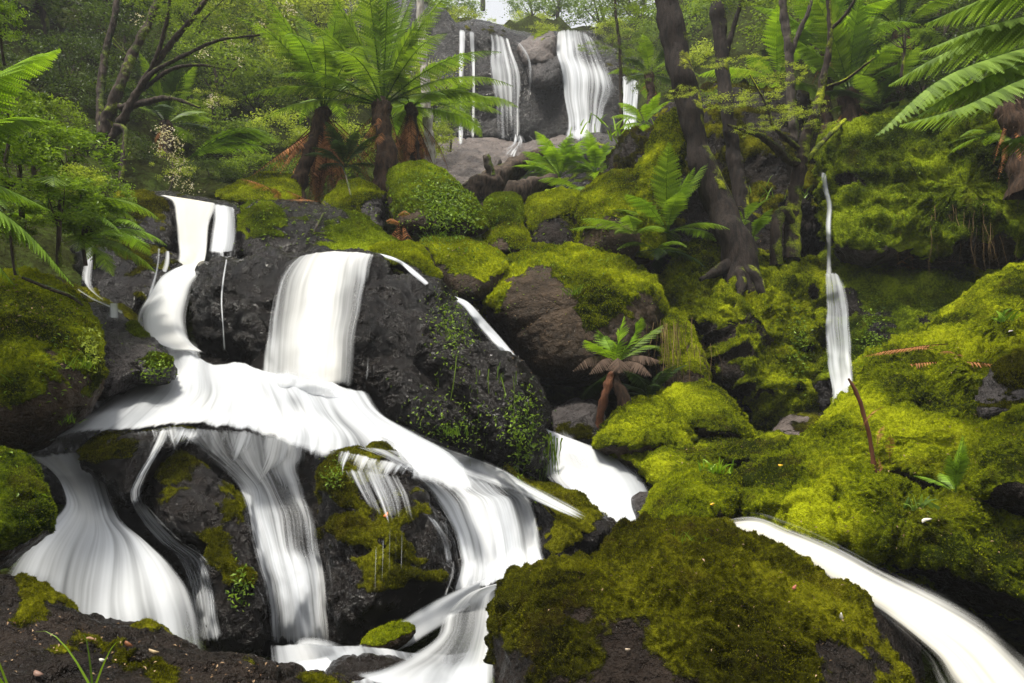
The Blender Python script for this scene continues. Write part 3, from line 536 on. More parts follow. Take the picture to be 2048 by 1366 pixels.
W('stream', [[(205,604),(225,602),(252,606)],[(206,622),(225,620),(250,622)],[(205,640),(226,640),(250,642)]], None, .45, 1.4, .05, 5, 9.5, edge=.2)
W('stream', [[(312,492),(325,492)],[(308,530),(322,530)],[(295,570),(318,565)],[(285,600),(308,600)]], 'thin strands on the layered rock', .45, 1.4, .05, 5, 9.5, edge=.2)
W('stream', [[(325,495),(345,500)],[(322,520),(345,528)],[(315,545),(338,550)]], None, .35, 1.4, .05, 5, 9.5, edge=.2)
W('stream', [[(449,515),(457,515)],[(443,560),(451,560)],[(440,600),(448,600)],[(444,650),(450,650)],[(445,705),(456,705)]], 'single thin trickle on the black boulder', .62, .8, .03, 5, 8.5, edge=.3)
# -- main fall
W('waterfall', [[(575,520,.9),(610,508),(650,502),(700,502),(740,506,.9),(770,512,.4)],[(550,540,.9),(590,528),(640,520),(690,518,.9),(735,522,.65),(768,530,.2)],[(530,575,.8),(570,565),(625,560),(680,560,.75),(728,565,.5),(758,575,.12)],[(518,620,.8),(562,615,1.1),(615,610,1.1),(672,610,.7),(720,615,.5),(752,620,.1)],[(508,670,.75),(555,668,1.1),(605,665,1.1),(665,665,.7),(712,665,.48),(748,670,.08)],[(500,720,.9),(550,720,1.2),(600,722,1.1),(660,725,.7),(708,725,.45),(745,725,.06)],[(492,765,1),(545,765,1.2),(600,768,1.1),(655,775,.7),(702,785,.45),(742,790,.1)]], 'main white fall pouring over the black domed boulder', .86, 1.15, .05, 5.6, 7.6, soft=10, edge=.12, cream=.25, hug=.6)
W('stream', [[(735,500),(760,508),(772,520)],[(785,512),(795,520),(800,530)],[(830,532),(828,545),(822,552)],[(866,565),(858,570),(848,575)]], 'short white run behind the domed boulder', 1.1, .4, .04, 6.5, 9, edge=.25)
W('stream', [[(898,585),(915,598),(905,600)],[(935,600),(938,612),(925,622)],[(975,638),(965,648),(948,650)],[(1005,672),(998,682),(985,690)],[(1045,720),(1035,728),(1022,735)]], 'white chute slanting behind the domed boulder', 1.2, .4, .05, 6.8, 9.6, edge=.2, puff=.05)
# -- the fan
fan = [[(280,715,1.2),(330,690,1.3),(400,712,1.3),(470,730,1.2),(560,742,1.1),(660,762,1.1),(760,788,1.1)],
       [(230,765,1.1),(320,745,1.2),(400,745,1.3),(480,758,1.2),(580,775,1.0),(690,800,1.1),(800,845,1.1)],
       [(180,800,1.0),(290,785,.9),(400,780,.95),(490,790,.95),(600,810,.75),(730,845,.95),(870,880,1.1)],
       [(130,840,1.2),(250,820,1.05),(380,812,.9),(490,820,.85),(620,845,.8),(780,885,.9),(950,920,1.1)],
       [(80,885,1.2),(210,850,1.1),(360,838,.95),(490,845,.9),(630,880,.75),(800,925,.7),(1010,960,1)],
       [(40,912,1.0),(180,872,.7),(340,862,.5),(480,878,.5),(620,920,.55),(790,970,.55),(1050,1000,.8)]]
W('stream', fan, 'wide fan of white water below the main fall', .9, 1.25, .05, edge=.035, ends=(.04,.14), vs=1.2, depth=[(7.0,6.2),(6.7,6.0),(6.3,5.8),(5.95,5.6),(5.55,5.4),(5.15,5.2)])
W('stream', [[(690,765,1.1),(680,800,1),(640,850,.4)],[(800,825,1.1),(775,865,.9),(740,920,.4)],[(900,870,1.1),(875,910,.8),(850,965,.4)],[(1000,912,1.1),(975,945,.8),(955,1000,.5)],[(1085,962,1.1),(1065,985,.8),(1040,1015,.5)],[(1210,1035,1),(1190,1050,.8),(1170,1065,.4)]], 'bright outer lip of the fan', .95, .9, .10, 4.6, 7.0, edge=.3, ends=(.15,.1))
W('stream', [[(120,895,.7),(300,850,.4),(480,850,.4),(650,885,.5),(820,925,.5),(980,945,.5)],[(140,925,.2),(310,885,.3),(480,880,.5),(640,920,.5),(800,955,.5),(950,975,.5)],[(200,960,.0),(330,925,.15),(480,925,.5),(640,960,.45),(790,1000,.4),(930,1010,.5)]], 'thin glassy veil over the crest of the cascade dome', .62, 1.7, .05, 4.4, 6.8, soft=4, edge=.1, ends=(.15,.85))
# -- lower left fall
W('waterfall', [[(30,908),(90,905),(160,905),(215,925,.7)],[(85,945),(130,945),(185,950),(235,965,.6)],[(110,985,.7),(150,985,1),(205,1000,.9),(255,1015,.5)],[(110,1015,.6),(160,1020,1.1),(215,1035,1.0),(280,1050,.5)],[(60,1060,.8),(150,1055,1.1),(240,1075,1.0),(330,1085,.6)],[(-10,1120,.8),(120,1110,1.0),(250,1130,1.0),(400,1125,.6)],[(-60,1180,.8),(100,1180,.95),(250,1190,.95),(450,1160,.55)],[(-80,1260,.8),(90,1260,.95),(260,1270,.9),(478,1230,.5)],[(-80,1340,.8),(90,1340,.9),(270,1340,.9),(490,1320,.5)]], 'soft broad lower left fall', .86, 1.5, .05, 3.4, 5.4, soft=8, edge=.1, depth=[5.9,5.45,5.15,4.98,4.8,4.65,4.55,4.45,4.4])
W('waterfall', [[(300,880,.5),(345,870,.5)],[(285,920),(325,905)],[(262,960),(300,950)],[(250,990),(290,990)],[(262,1030),(320,1030)],[(300,1080),(370,1080)],[(340,1120),(430,1120)],[(365,1180),(445,1170)],[(380,1240),(450,1230)],[(390,1300),(460,1300)]], 'lacy strand beside the lower left fall', .48, 1.6, .06, 3.6, 5.6, soft=4, edge=.14)
# -- centre falls
W('waterfall', [[(300,850,.45),(420,850,.6),(530,858,.7),(640,880,.9)],[(370,900,.3),(450,905,.5),(535,925,.7),(632,935,1)],[(420,930,.3),(480,940,.6),(550,960,.55),(640,965,.9)],[(460,965,.5),(510,975,.9),(560,985,.4),(645,1000,1)],[(488,1020,.9),(520,1020,1.2),(580,1030,.3),(650,1040,1)],[(495,1080,.8),(535,1080,1.2),(585,1090,.35),(655,1090,1)],[(510,1130,.8),(550,1135,1.2),(600,1135,1.0),(662,1135,1)],[(528,1200,.9),(565,1200,1.1),(610,1200,1.0),(668,1200,.9)],[(540,1310,.9),(575,1312,1.1),(625,1312,1.0),(678,1305,.9)]], 'twin white falls in the lower centre', .8, 1.25, .05, 3.8, 6, soft=4, edge=.08)
W('waterfall', [[(650,900,.7),(740,905,.6),(820,925,.5)],[(690,960,.6),(760,965,.6),(825,985,.5)],[(740,1010,.4),(780,1010,.5),(830,1020,.4)],[(760,1060,.2),(790,1060,.3),(825,1060,.3)]], 'thin veil on the black pitted rock', .55, 2.0, .03, 3.8, 5.6, soft=2, edge=.2, ends=(.1,.2))
for _x, _y in ((752, 1085), (766, 1070), (780, 1050), (792, 1060), (804, 1045)):
    W('waterfall', [[(_x - 3, _y, .7), (_x + 4, _y, .7)], [(_x - 4, _y + 60, .8), (_x + 2, _y + 60, .8)], [(_x - 5, _y + 130, .4), (_x, _y + 130, .4)]], 'single fine thread hanging off the black pitted rock', .55, 1.2, .04, 3.8, 4.9, soft=8, edge=.3, ends=(.1, .3))
# -- right cascade
W('waterfall', [[(640,885,.55),(780,895,.55),(900,920,.65),(1000,945,.8)],[(740,915,.5),(840,930,.55),(940,950,.65),(1030,970,.9)],[(820,965,.55),(900,972,.6),(975,985,.65),(1065,985,.9)],[(855,1010,.8),(930,1005,.9),(1000,1000,.9),(1080,1010,1)],[(885,1050,.9),(945,1045,1.1),(1015,1045,1.1),(1090,1050,.9)],[(900,1100,.9),(960,1100,1),(1025,1095,1),(1098,1095,.9)],[(905,1140,1),(965,1140,1.05),(1030,1135,1.1),(1105,1140,1)],[(890,1190,1),(960,1180,1),(1030,1165,1),(1110,1160,1)]], 'stepped white cascade on the right of the dome', .88, 1.35, .07, 4.3, 6.4, soft=5, edge=.07)
# -- bottom streams
W('stream', [[(1105,1120,1),(1100,1165,1)],[(1020,1135,1.1),(1010,1185,.9)],[(940,1165,1.1),(960,1210,1)],[(860,1200,1),(900,1260,.9)],[(790,1240,1),(830,1310,.7)],[(720,1280,1.1),(760,1330,1)],[(640,1300,1.2),(700,1360,1.1)],[(560,1300,1.2),(600,1400,1.2)]], 'curling white stream at the bottom centre', 1.0, .8, .06, 3.3, 5.0, soft=10, edge=.14, depth=[4.85,4.8,4.75,4.65,4.5,4.35,4.15,3.9])
W('stream', [[(1040,1160,1),(1000,1170,1)],[(1010,1180,1),(930,1190,1)],[(1005,1220,1),(950,1215,.35),(880,1230,1)],[(1005,1270,1),(940,1260,.25),(860,1270,1)],[(1005,1310,1.1),(920,1310,.3),(790,1300,1)],[(1005,1350,1),(900,1340,.7),(720,1320,1)],[(1010,1400,1.1),(880,1400,1),(650,1330,1.2)]], 'glassy swell between the bottom streams', .9, .7, .08, 3.2, 4.4, soft=12, edge=.1, depth=[4.75,4.65,4.45,4.2,4.0,3.8,3.5])
W('pool', [[(520,1290),(600,1285),(700,1290),(800,1290),(900,1310),(1010,1300)],[(520,1340),(620,1340),(720,1330),(820,1330,.5),(900,1350,.6),(1020,1350)],[(560,1420),(640,1410),(740,1400,.4),(840,1400,.4),(920,1410,.9),(1030,1410)],[(560,1500),(640,1500),(740,1500),(840,1500),(920,1500),(1040,1500)]], 'white foaming pool at the bottom edge', .75, 1.4, .0, 2.9, 4.1, soft=14, edge=.05, depth=[4.55,4.1,3.6,3.1])
# -- right chutes
W('stream', [[(1062,860,1),(1085,850,1),(1105,870,1)],[(1060,895,1),(1120,885,1.2),(1225,893,1)],[(1060,925,1),(1150,912,1.3),(1280,915,1)],[(1060,955,.9),(1170,948,1.3),(1330,950,1)],[(1095,985,.8),(1200,985,1.3),(1350,995,1.1)],[(1145,1020,.8),(1235,1020,1.3),(1345,1040,1.1)],[(1205,1060,.9),(1270,1060,1.3),(1345,1075,1.1)]], 'thick foaming white chute behind the right rocks', .88, 1.0, .1, 5.0, 7.3, soft=14, edge=.2, ends=(.12,0), puff=.1, depth=[7.4,7.15,6.9,6.6,6.3,6.0,5.75])
W('stream', [[(1260,1010),(1270,1050),(1280,1090)],[(1330,1040),(1350,1070),(1370,1100)],[(1400,1040),(1410,1060),(1410,1100)],[(1480,1046),(1475,1072),(1470,1100)]], None, 1.0, .6, .04, edge=.2, depth=[5.9,5.7,5.5,5.35])
W('stream', [[(1430,1030),(1440,1052),(1440,1085)],[(1515,1015,1.3),(1505,1050,1.3),(1490,1095)],[(1600,1035,1.2),(1575,1085,1.3),(1555,1125)],[(1710,1085,1.2),(1670,1130,1.1),(1635,1170)],[(1810,1130,1.0),(1760,1185,1.1),(1715,1220)],[(1910,1170,1),(1840,1235,1.2),(1765,1270,.9)],[(2010,1215,1),(1920,1295,1.2),(1800,1325,.8)],[(2090,1265,1),(1970,1355,1.2),(1820,1390,.7)],[(2190,1370,.9),(2040,1440,1.2),(1830,1480,.7)]], 'broad silky white stream rushing past the foreground boulder', .76, 1.35, .04, 3.0, 5.4, soft=12, edge=.2, cream=.6, ends=(.05,0), puff=.12, depth=[4.6,4.25,4.1,3.97,3.86,3.74,3.58,3.38,3.1])
# -- slim right fall
W('waterfall', [[(1636,340),(1648,342),(1660,346)],[(1640,380),(1653,380),(1666,380)],[(1647,412),(1659,412),(1671,412)],[(1646,450),(1657,450),(1669,450)],[(1648,500),(1658,500),(1669,500)],[(1648,565),(1659,565),(1672,565)]], 'slim upper strand of the right fall', .85, .8, .1, 8, 11.5, edge=.25)
W('waterfall', [[(1642,542),(1662,540),(1684,545)],[(1643,580),(1668,578),(1698,582)],[(1642,620),(1672,618),(1705,620)],[(1640,660),(1675,660),(1708,660)],[(1645,720),(1680,720),(1714,722)],[(1655,780),(1684,780),(1714,775)],[(1662,832),(1680,830),(1700,820)]], 'widening lower part of the slim right fall', .64, 1.4, .25, 7.0, 10.5, soft=10, edge=.12)

# -- spray where the falls land
W('spray', [[(450,700),(600,715),(770,760)],[(440,755),(600,780),(780,815)],[(420,800),(580,825),(800,865)]], 'white spray at the foot of the main fall', .95, .25, .25, 5, 7.0, soft=20, edge=.4, ends=(.45,.45))
W('spray', [[(1050,830),(1120,830),(1200,860)],[(1050,900),(1150,900),(1260,920)],[(1080,960),(1200,980),(1330,1000)]], 'white spray round the foaming chute', .62, .2, .0, edge=.4, ends=(.45,.4), depth=[6.9,6.6,6.2])
W('spray', [[(540,1265),(620,1265),(720,1265)],[(530,1300),(620,1300),(730,1300)],[(530,1340),(620,1340),(730,1340)]], 'white spray at the foot of the twin falls', .7, .25, .0, edge=.4, ends=(.45,.45), depth=[4.4,4.3,4.2])
W('spray', [[(1110,245),(1160,240),(1220,250)],[(1110,268),(1160,268),(1230,270)],[(1110,290),(1160,290),(1230,290)]], 'spray at the foot of the far right fall', .65, .25, .5, 20, 27, soft=10, edge=.4, ends=(.45,.45))
W('spray', [[(330,640),(380,650),(430,690)],[(320,690),(380,710),(440,730)],[(300,730),(380,750),(450,760)]], 'spray at the foot of the slanting chute', .8, .2, .15, 5, 7.2, soft=16, edge=.4, ends=(.45,.45))

# -- thin films that spread over the wet rock
W('stream', [[(230,870,.5),(400,850,.7),(560,870,.7),(700,895,.7)],[(220,920,.2),(380,890,.5),(550,920,.6),(690,940,.5)],[(210,980,.1),(300,960,.3),(440,960,.3),(560,975,.7),(660,975,.3)]], 'lace of fine threads over the crest of the dome', .55, 2.4, .07, 4.2, 6.6, soft=3, edge=.12, ends=(.1,.7), vs=.8)
W('waterfall', [[(735,515,.8),(765,525,.6),(800,545,.3)],[(728,600,.7),(752,610,.5),(778,620,.2)],[(722,700,.6),(745,705,.4),(765,710,.15)],[(715,785,.5),(738,785,.3),(755,790,.1)]], 'veil of fine threads on the right edge of the main fall', .5, 2.6, .05, 5.6, 7.6, soft=6, edge=.2, ends=(.05,.15))
W('waterfall', [[(660,935,.6),(730,935,.6),(810,950,.6)],[(690,985,.5),(750,985,.6),(835,1000,.6)],[(715,1030,.3),(770,1030,.5),(845,1050,.5)],[(730,1080,.1),(780,1080,.3),(850,1090,.3)]], 'lacy threads running down the black pitted rock', .62, 2.6, .05, 3.8, 5.6, soft=2, edge=.15, ends=(.05,.5), vs=.7)
W('waterfall', [[(425,408,.7),(450,410,.6),(480,416,.5)],[(418,460,.7),(450,462,.5),(486,464,.5)],[(412,515,.6),(448,520,.4),(480,510,.4)]], 'threads beside the cream fall', .5, 2.4, .1, 8.4, 10.0, edge=.15)
W('waterfall', [[(820,1000,.8),(860,1030,.9),(900,1040,.8)],[(860,1060,.6),(890,1080,.9),(930,1080,.8)],[(885,1130,.4),(905,1140,.9),(940,1140,.9)]], 'thin left flank of the stepped cascade', .6, 2.0, .05, 4.2, 6.0, soft=3, edge=.2, ends=(.1,.2))
# ================================================================= plants
bpy.context.view_layer.update(); DG = bpy.context.evaluated_depsgraph_get()
for _w in WATER: _w.hide_set(True)
bpy.context.view_layer.update(); DG = bpy.context.evaluated_depsgraph_get()
def G_(px, py, back=0.0):
    d, _ = hit(px, py); return P(px, py, d + back)
def tube(points, radii, nseg=10, step=0.05, rough=0.12, seed=None, cap=True):
    pts = np.asarray(points, float); rad = np.asarray(radii, float)
    L = np.linalg.norm(np.diff(pts, axis=0), axis=1).sum(); n = int(np.clip(L / step, 4, 160))
    C = catmull(np.hstack([pts, rad[:, None]]), n); c = C[:, :3]; r = np.maximum(C[:, 3], 0.0008)
    T = np.gradient(c, axis=0); T /= np.linalg.norm(T, axis=1)[:, None] + 1e-9
    a = np.cross(T, (0.31, 0.92, 0.22)); a /= np.linalg.norm(a, axis=1)[:, None] + 1e-9; b = np.cross(T, a)
    th = np.linspace(0, 2 * math.pi, nseg, endpoint=False)
    D = a[:, None] * np.cos(th)[None, :, None] + b[:, None] * np.sin(th)[None, :, None]
    V = c[:, None] + D * r[:, None, None]
    if rough:
        V = V + D * (r[:, None] * rough * 2 * fbm(V * (0.45 / max(r.mean(), 0.01)) + rng.uniform(0, 40), 3))[..., None]
    return V.reshape(-1, 3), grid_faces(n, nseg, True)
def join(parts):
    V = []; F = []; k = 0
    for v, f in parts: V.append(v); F.append(f + k); k += len(v)
    return np.vstack(V), np.vstack(F)
def pxpath(pts): return [P(x, y, d) for x, y, d in pts]
# ---- ferns
def pinna(m):
    """unit pinna along +x as a triangle soup (k,3,3): a row of lobes on either side"""
    if m == 0: return np.array([[(0, -.05, 0), (.45, -.06, .02), (1, 0, -.04)], [(0, -.05, 0), (1, 0, -.04), (.45, .06, .02)], [(0, -.05, 0), (.45, .06, .02), (0, .05, 0)]], float)
    t = []; dx = 0.97 / m
    for k in range(m):
        x = 0.02 + k * dx; h = 0.095 * (1 - (k / m) ** 1.6) + 0.012; z = -0.10 * x * x
        for s in (-1, 1):
            t.append([(x, 0, z), (x + dx * .95, 0, z), (x + dx * 1.1, s * h, z - .02)])
            t.append([(x, 0, z), (x + dx * 1.1, s * h, z - .02), (x + dx * .35, s * h * .85, z - .015)])
    return np.array(t, float)
def frond_soup(C, W, n, m, up=(0, 0, 1), droop=0.25, lo=0.12, peak=0.45, rach=0.006, gap=0.0):
    """C: (k,3) points along the rachis"""
    C = catmull(C, 80); T = np.gradient(C, axis=0); T /= np.linalg.norm(T, axis=1)[:, None]
    U = np.asarray(up, float)[None] - (T @ np.asarray(up, float))[:, None] * T; U /= np.linalg.norm(U, axis=1)[:, None] + 1e-9
    S = np.cross(T, U); out = []; rn = []
    tp = pinna(m)
    ts = lo + (1 - lo) * (np.arange(n) + 0.5) / n
    for t in ts:
        prof = min(1, (t - lo) / (peak - lo) * 0.75 + 0.25) if t < peak else max(0.03, 1 - ((t - peak) / (1.02 - peak)) ** 1.7)
        i = t * 79; i0 = int(i); f = i - i0; i1 = min(79, i0 + 1)
        c = C[i0] * (1 - f) + C[i1] * f; tt, uu, ss = T[i0], U[i0], S[i0]
        for s in (-1, 1):
            if gap and random.random() < gap: continue
            l = W * prof * random.uniform(0.9, 1.08); fw = 0.35 + 0.5 * t + random.uniform(-.08, .08)
            ax = ss * s + tt * fw - uu * (droop + random.uniform(-.08, .12)); ax /= np.linalg.norm(ax)
            ay = tt - ax * (tt @ ax); ay /= np.linalg.norm(ay); az = np.cross(ax, ay); az *= np.sign(az @ uu) or 1
            sc = l; wy = max(l, W * 0.45) * 1.0
            out.append(c + tp[..., 0:1] * ax * sc + tp[..., 1:2] * ay * wy + tp[..., 2:3] * az * sc)
            rn.append(np.full(len(tp), random.uniform(0.2, 1)))
    r = np.linspace(rach, rach * 0.2, 79)[:, None]
    for D in (S, U):
        a, b = C[:-1], C[1:]; q = D[:-1]
        out.append(np.stack([a - q * r, a + q * r, b + q * r], 1)); out.append(np.stack([a - q * r, b + q * r, b - q * r], 1)); rn.append(np.zeros(158))
    return np.concatenate(out), np.concatenate(rn)
def soup_mesh(name, tri, rn, mat):
    V = tri.reshape(-1, 3); return mesh_np(name, V, np.arange(len(V)).reshape(-1, 3), mat, smooth=False, attrs={'rnd': np.repeat(rn, 3)})
def arc(L, a0, arch, n=12, side=0.0):
    """rachis in the local xz plane, leaving at angle a0 and bending down by arch (degrees)"""
    t = np.linspace(0, 1, n); ang = np.radians(a0 - arch * t ** 1.4); ds = L / (n - 1)
    x = np.concatenate([[0], np.cumsum(np.cos(ang[:-1]) * ds)]); z = np.concatenate([[0], np.cumsum(np.sin(ang[:-1]) * ds)])
    return np.stack([x, side * L * t * t, z], 1)
FERN = {
 'bright': leaf_mat('bright_fern', (0.05, 0.10, 0.005), (0.20, 0.34, 0.02), .4),
 'lime': leaf_mat('lime_fern', (0.09, 0.18, 0.006), (0.28, 0.44, 0.02), .45),
 'mid': leaf_mat('green_fern', (0.035, 0.075, 0.005), (0.18, 0.28, 0.018), .5),
 'dark': leaf_mat('dark_fern', (0.008, 0.02, 0.005), (0.04, 0.075, 0.012), .3),
 'silver': leaf_mat('silvery_fern', (0.05, 0.095, 0.012), (0.24, 0.36, 0.06), .45),
 'dead': leaf_mat('dead_brown_fern', (0.08, 0.034, 0.014), (0.46, 0.20, 0.08), .2, .8, .1),
 'dusk': leaf_mat('brown_grey_fern', (0.03, 0.02, 0.015), (0.11, 0.075, 0.055), .2, .8, .1),
}
_fv = {}
def frond_var(kind, a0, arch, m=7, n=30, W=0.24, k=0):
    key = (kind, a0, arch, m, n, W, k)
    if key not in _fv:
        tri, rn = frond_soup(arc(1.0, a0, arch, side=random.uniform(-.12, .12)), W, n, m, droop=0.3 if kind != 'dead' else .5, rach=0.007, gap=0.12 if kind == 'dead' else 0)
        _fv[key] = soup_mesh('frond', tri, rn, FERN[kind])
    return _fv[key]
def put_frond(root, me, az, L, off=(0, 0, 0), name='frond', roll=0.0):
    o = link(name, me, root, tuple(off)); o.rotation_euler = (roll, 0, az); o.scale = (L, L, L); return o
TRUNK = bark_mat('fibrous_fern_trunk', (0.012, 0.007, 0.004), (0.075, 0.042, 0.024), 0.0)
def tree_fern(base, crown, L, nf, rad, kinds, label, group=None, skirt=10, skirtL=0.8, a0s=((75, 45), (60, 60), (45, 75)), m=7, trunkmat=None, azr=(0, 360), n=42, W=0.2, dead='dead', extra=()):
    base = np.array(base); crown = np.array(crown)
    root = empty('tree_fern', base, label, 'tree fern', group)
    c = crown - base; mid = c * 0.5 + rng.normal(size=3) * np.linalg.norm(c) * 0.03
    v, f = join([tube([(0, 0, -0.1), c * 0.25, mid, c * 0.8, c, c + np.array([0, 0, rad])], [rad * 1.35, rad * 1.05, rad * .9, rad, rad * 1.1, rad * .4], 18, rad * .25, 0.30)] + list(extra))
    # fibrous scales of old frond bases
    k = int(150 * np.linalg.norm(c) / (rad * 6)); idx = rng.integers(0, len(v), k); nn = vnormals(v, f)
    link('trunk', mesh_np('trunk', v, f, trunkmat or TRUNK), root)
    tag(link('bark_fibre', blades_mesh('bark_fibre', v[idx], nn[idx] * .5 + np.array([0, 0, -.9]), rad * .9, FERN['dusk'], .05, -.7), root), kind='stuff')
    for i in range(nf):
        a0, arch = a0s[i % len(a0s)]; kd = kinds[i % len(kinds)]
        me = frond_var(kd, a0, arch, m, n, W, i % 2)
        az = math.radians(azr[0] + (azr[1] - azr[0]) * ((i * 0.618) % 1.0))
        put_frond(root, me, az, L * random.uniform(.85, 1.1), c)
    for i in range(skirt):
        me = frond_var(dead, random.choice((-40, -60, -68, -76)), random.choice((6, 14, 40)), 5, 30, 0.10, i % 2)
        put_frond(root, me, random.uniform(0, 2 * math.pi), skirtL * random.uniform(.6, 1.15), c + rng.normal(size=3) * rad * .4 - np.array([0, 0, rad * random.uniform(0, 2)]), 'dead_frond')
    return root
def fern(px, py, L, kind, nf, label, a0s=((65, 60), (45, 70), (30, 60)), m=7, W=.22, azr=(0, 360), d=None, n=34, group=None, parts=True):
    b = G_(px, py) if d is None else P(px, py, d)
    root = empty('fern', b, label, 'fern', group)
    for i in range(nf):
        a0, arch = a0s[i % len(a0s)]
        put_frond(root, frond_var(kind if isinstance(kind, str) else kind[i % len(kind)], a0, arch, m, n, W, i % 2), math.radians(azr[0] + (azr[1] - azr[0]) * ((i * 0.618 + .13) % 1)), L * random.uniform(.75, 1.1))
    return root
def free_frond(root, pts, W, kind, n=34, m=14, droop=.25, up=(0, 0, 1), name='frond', rach=.006, peak=.45):
    """a large near frond along world points"""
    pts = np.array(pts); loc = np.array(root.location)
    tri, rn = frond_soup(pts - loc, W, n, m, up, droop, rach=rach, peak=peak); return link(name, soup_mesh(name, tri, rn, FERN[kind]), root)
# the pair of tree ferns above the upper fall
bA = P(588, 400, 11.6); cA = P(648, 222, 12.2)
tree_fern(bA, cA, 1.95, 20, .10, ('mid', 'bright', 'mid'), 'leaning tree fern with a shaggy reddish brown skirt down its trunk', skirt=80, skirtL=1.35, a0s=((80, 28), (68, 45), (55, 70), (40, 80)), W=.125)
bB = P(770, 385, 11.4); cB = P(765, 212, 11.9)
tree_fern(bB, cB, 2.1, 24, .14, ('mid', 'mid', 'bright'), 'upright tree fern with the thick dark trunk and the fullest crown', skirt=34, skirtL=1.0, a0s=((82, 22), (70, 40), (55, 60), (35, 60), (15, 50)), W=.125)
bC = P(835, 345, 12.3); cC = P(822, 215, 12.4)
tree_fern(bC, cC, 1.35, 9, .08, ('mid', 'bright'), 'smaller tree fern hung with brown dead fronds behind the white tree trunk', skirt=46, skirtL=1.15, a0s=((30, 70), (10, 50)), W=.2)
# on the right bank
tree_fern(P(1712, 385, 11.4), P(1700, 190, 12.4), 1.6, 14, .12, ('bright', 'mid'), 'tree fern with two hanging brown trunks above the overhang', skirt=18, skirtL=.8, a0s=((78, 25), (62, 45), (40, 70)), W=.2)
tree_fern(P(1655, 300, 12.4), P(1652, 110, 13.0), 1.5, 14, .09, ('bright', 'lime'), 'yellow green tree fern behind the forked mossy tree', skirt=6, a0s=((80, 25), (60, 50), (35, 70)), W=.2)
tree_fern(P(2062, 370, 9.0), P(2030, 215, 9.2), 1.0, 12, .16, ('mid', 'bright'), 'tree fern with upright fronds and fat red brown trunk at the right edge', skirt=14, skirtL=.7, a0s=((84, 18), (74, 30), (60, 45)), W=.15)
tree_fern(P(1905, 330, 10.4), P(1900, 235, 10.6), .9, 6, .1, ('dark', 'mid'), 'small tree fern with a brown fringe on the lip of the overhang', skirt=20, skirtL=.75, a0s=((40, 70), (20, 60)))
tree_fern(P(1800, 300, 12.5), P(1800, 60, 13.5), 1.5, 12, .12, ('dark', 'mid'), 'dark tree fern high on the right bank behind the silvery fronds', skirt=10, a0s=((70, 40), (50, 70), (20, 60)))
tree_fern(P(335, 345, 13.6), P(332, 250, 14), 1.2, 12, .1, ('mid', 'dark'), 'tree fern behind the white flowering shrub', skirt=10, a0s=((75, 35), (50, 60), (20, 60)))
tree_fern(P(1300, 235, 15), P(1298, 150, 15.5), .95, 9, .08, ('mid', 'dark'), 'fine tree fern right of the slim sapling by the far fall', skirt=5, a0s=((50, 60), (30, 60), (10, 50)))
# big silvery fronds reaching in from the right
rt = empty('tree_fern', P(2330, 420, 5.6), 'tree fern outside the right edge whose big silvery green fronds reach into view', 'tree fern')
tk = tube([np.zeros(3), np.array([-.05, 0, .9]), np.array([-.1, .05, 1.45])], [.16, .13, .14], 18, .04, .2); link('trunk', mesh_np('trunk', tk[0], tk[1], TRUNK), rt)
for pts, Wd in (([(2280,40,5.6),(2150,70,5.3),(2000,110,5.1),(1870,165,5.0),(1752,270,4.9)], .30), ([(2280,20,5.6),(2150,30,5.8),(2000,60,5.9),(1880,110,5.9),(1778,170,6.0)], .26),
                ([(2280,0,5.7),(2180,-50,5.8),(2060,-25,5.8),(1950,5,5.9),(1850,48,6.0)], .24), ([(2270,60,5.5),(2150,130,5.0),(2040,160,4.8),(1920,215,4.7),(1800,250,4.7)], .22),
                ([(2280,120,5.5),(2200,190,5.1),(2120,240,5.0),(2050,270,5.0),(2005,285,5.0)], .2), ([(2280,80,5.5),(2160,100,5.2),(2040,130,5.1),(1920,180,5.1),(1830,235,5.1)], .24), ([(2280,10,5.6),(2170,10,5.4),(2060,30,5.3),(1950,60,5.3),(1840,105,5.3)], .24), ([(2280,-40,5.6),(2150,-100,5.5),(2000,-80,5.4),(1900,-40,5.3)], .3)):
    free_frond(rt, pxpath(pts), Wd * 1.25, 'silver', 58, 16, .35)
# left edge fronds
lf = empty('tree_fern', P(-260, 420, 4.6), 'tree fern outside the left edge with a sunlit lime frond and drooping lower fronds', 'tree fern')
tk = tube([np.zeros(3), np.array([.03, 0, .3]), np.array([.05, .0, .75])], [.12, .1, .11], 16, .04, .2); link('trunk', mesh_np('trunk', tk[0], tk[1], TRUNK), lf)
for pts, Wd, kd in (([(-240,330,4.6),(-150,270,4.5),(-60,190,4.5),(30,130,4.6),(118,98,4.7)], .30, 'lime'), ([(-240,340,4.6),(-160,300,4.4),(-60,260,4.4),(30,235,4.5),(95,240,4.6)], .24, 'lime'),
                    ([(-240,360,4.6),(-140,350,4.3),(-40,395,4.3),(60,470,4.4),(148,572,4.5)], .22, 'bright'), ([(-240,360,4.6),(-150,340,4.9),(-60,350,5.0),(20,380,5.1),(100,420,5.2)], .2, 'bright'),
                    ([(-240,370,4.6),(-180,390,4.5),(-100,440,4.6),(-30,500,4.7),(30,570,4.8)], .2, 'mid'), ([(-240,330,4.6),(-180,220,4.7),(-100,120,4.8),(-20,60,4.9)], .26, 'lime')):
    free_frond(lf, pxpath(pts), Wd, kd, 54, 13, .3)
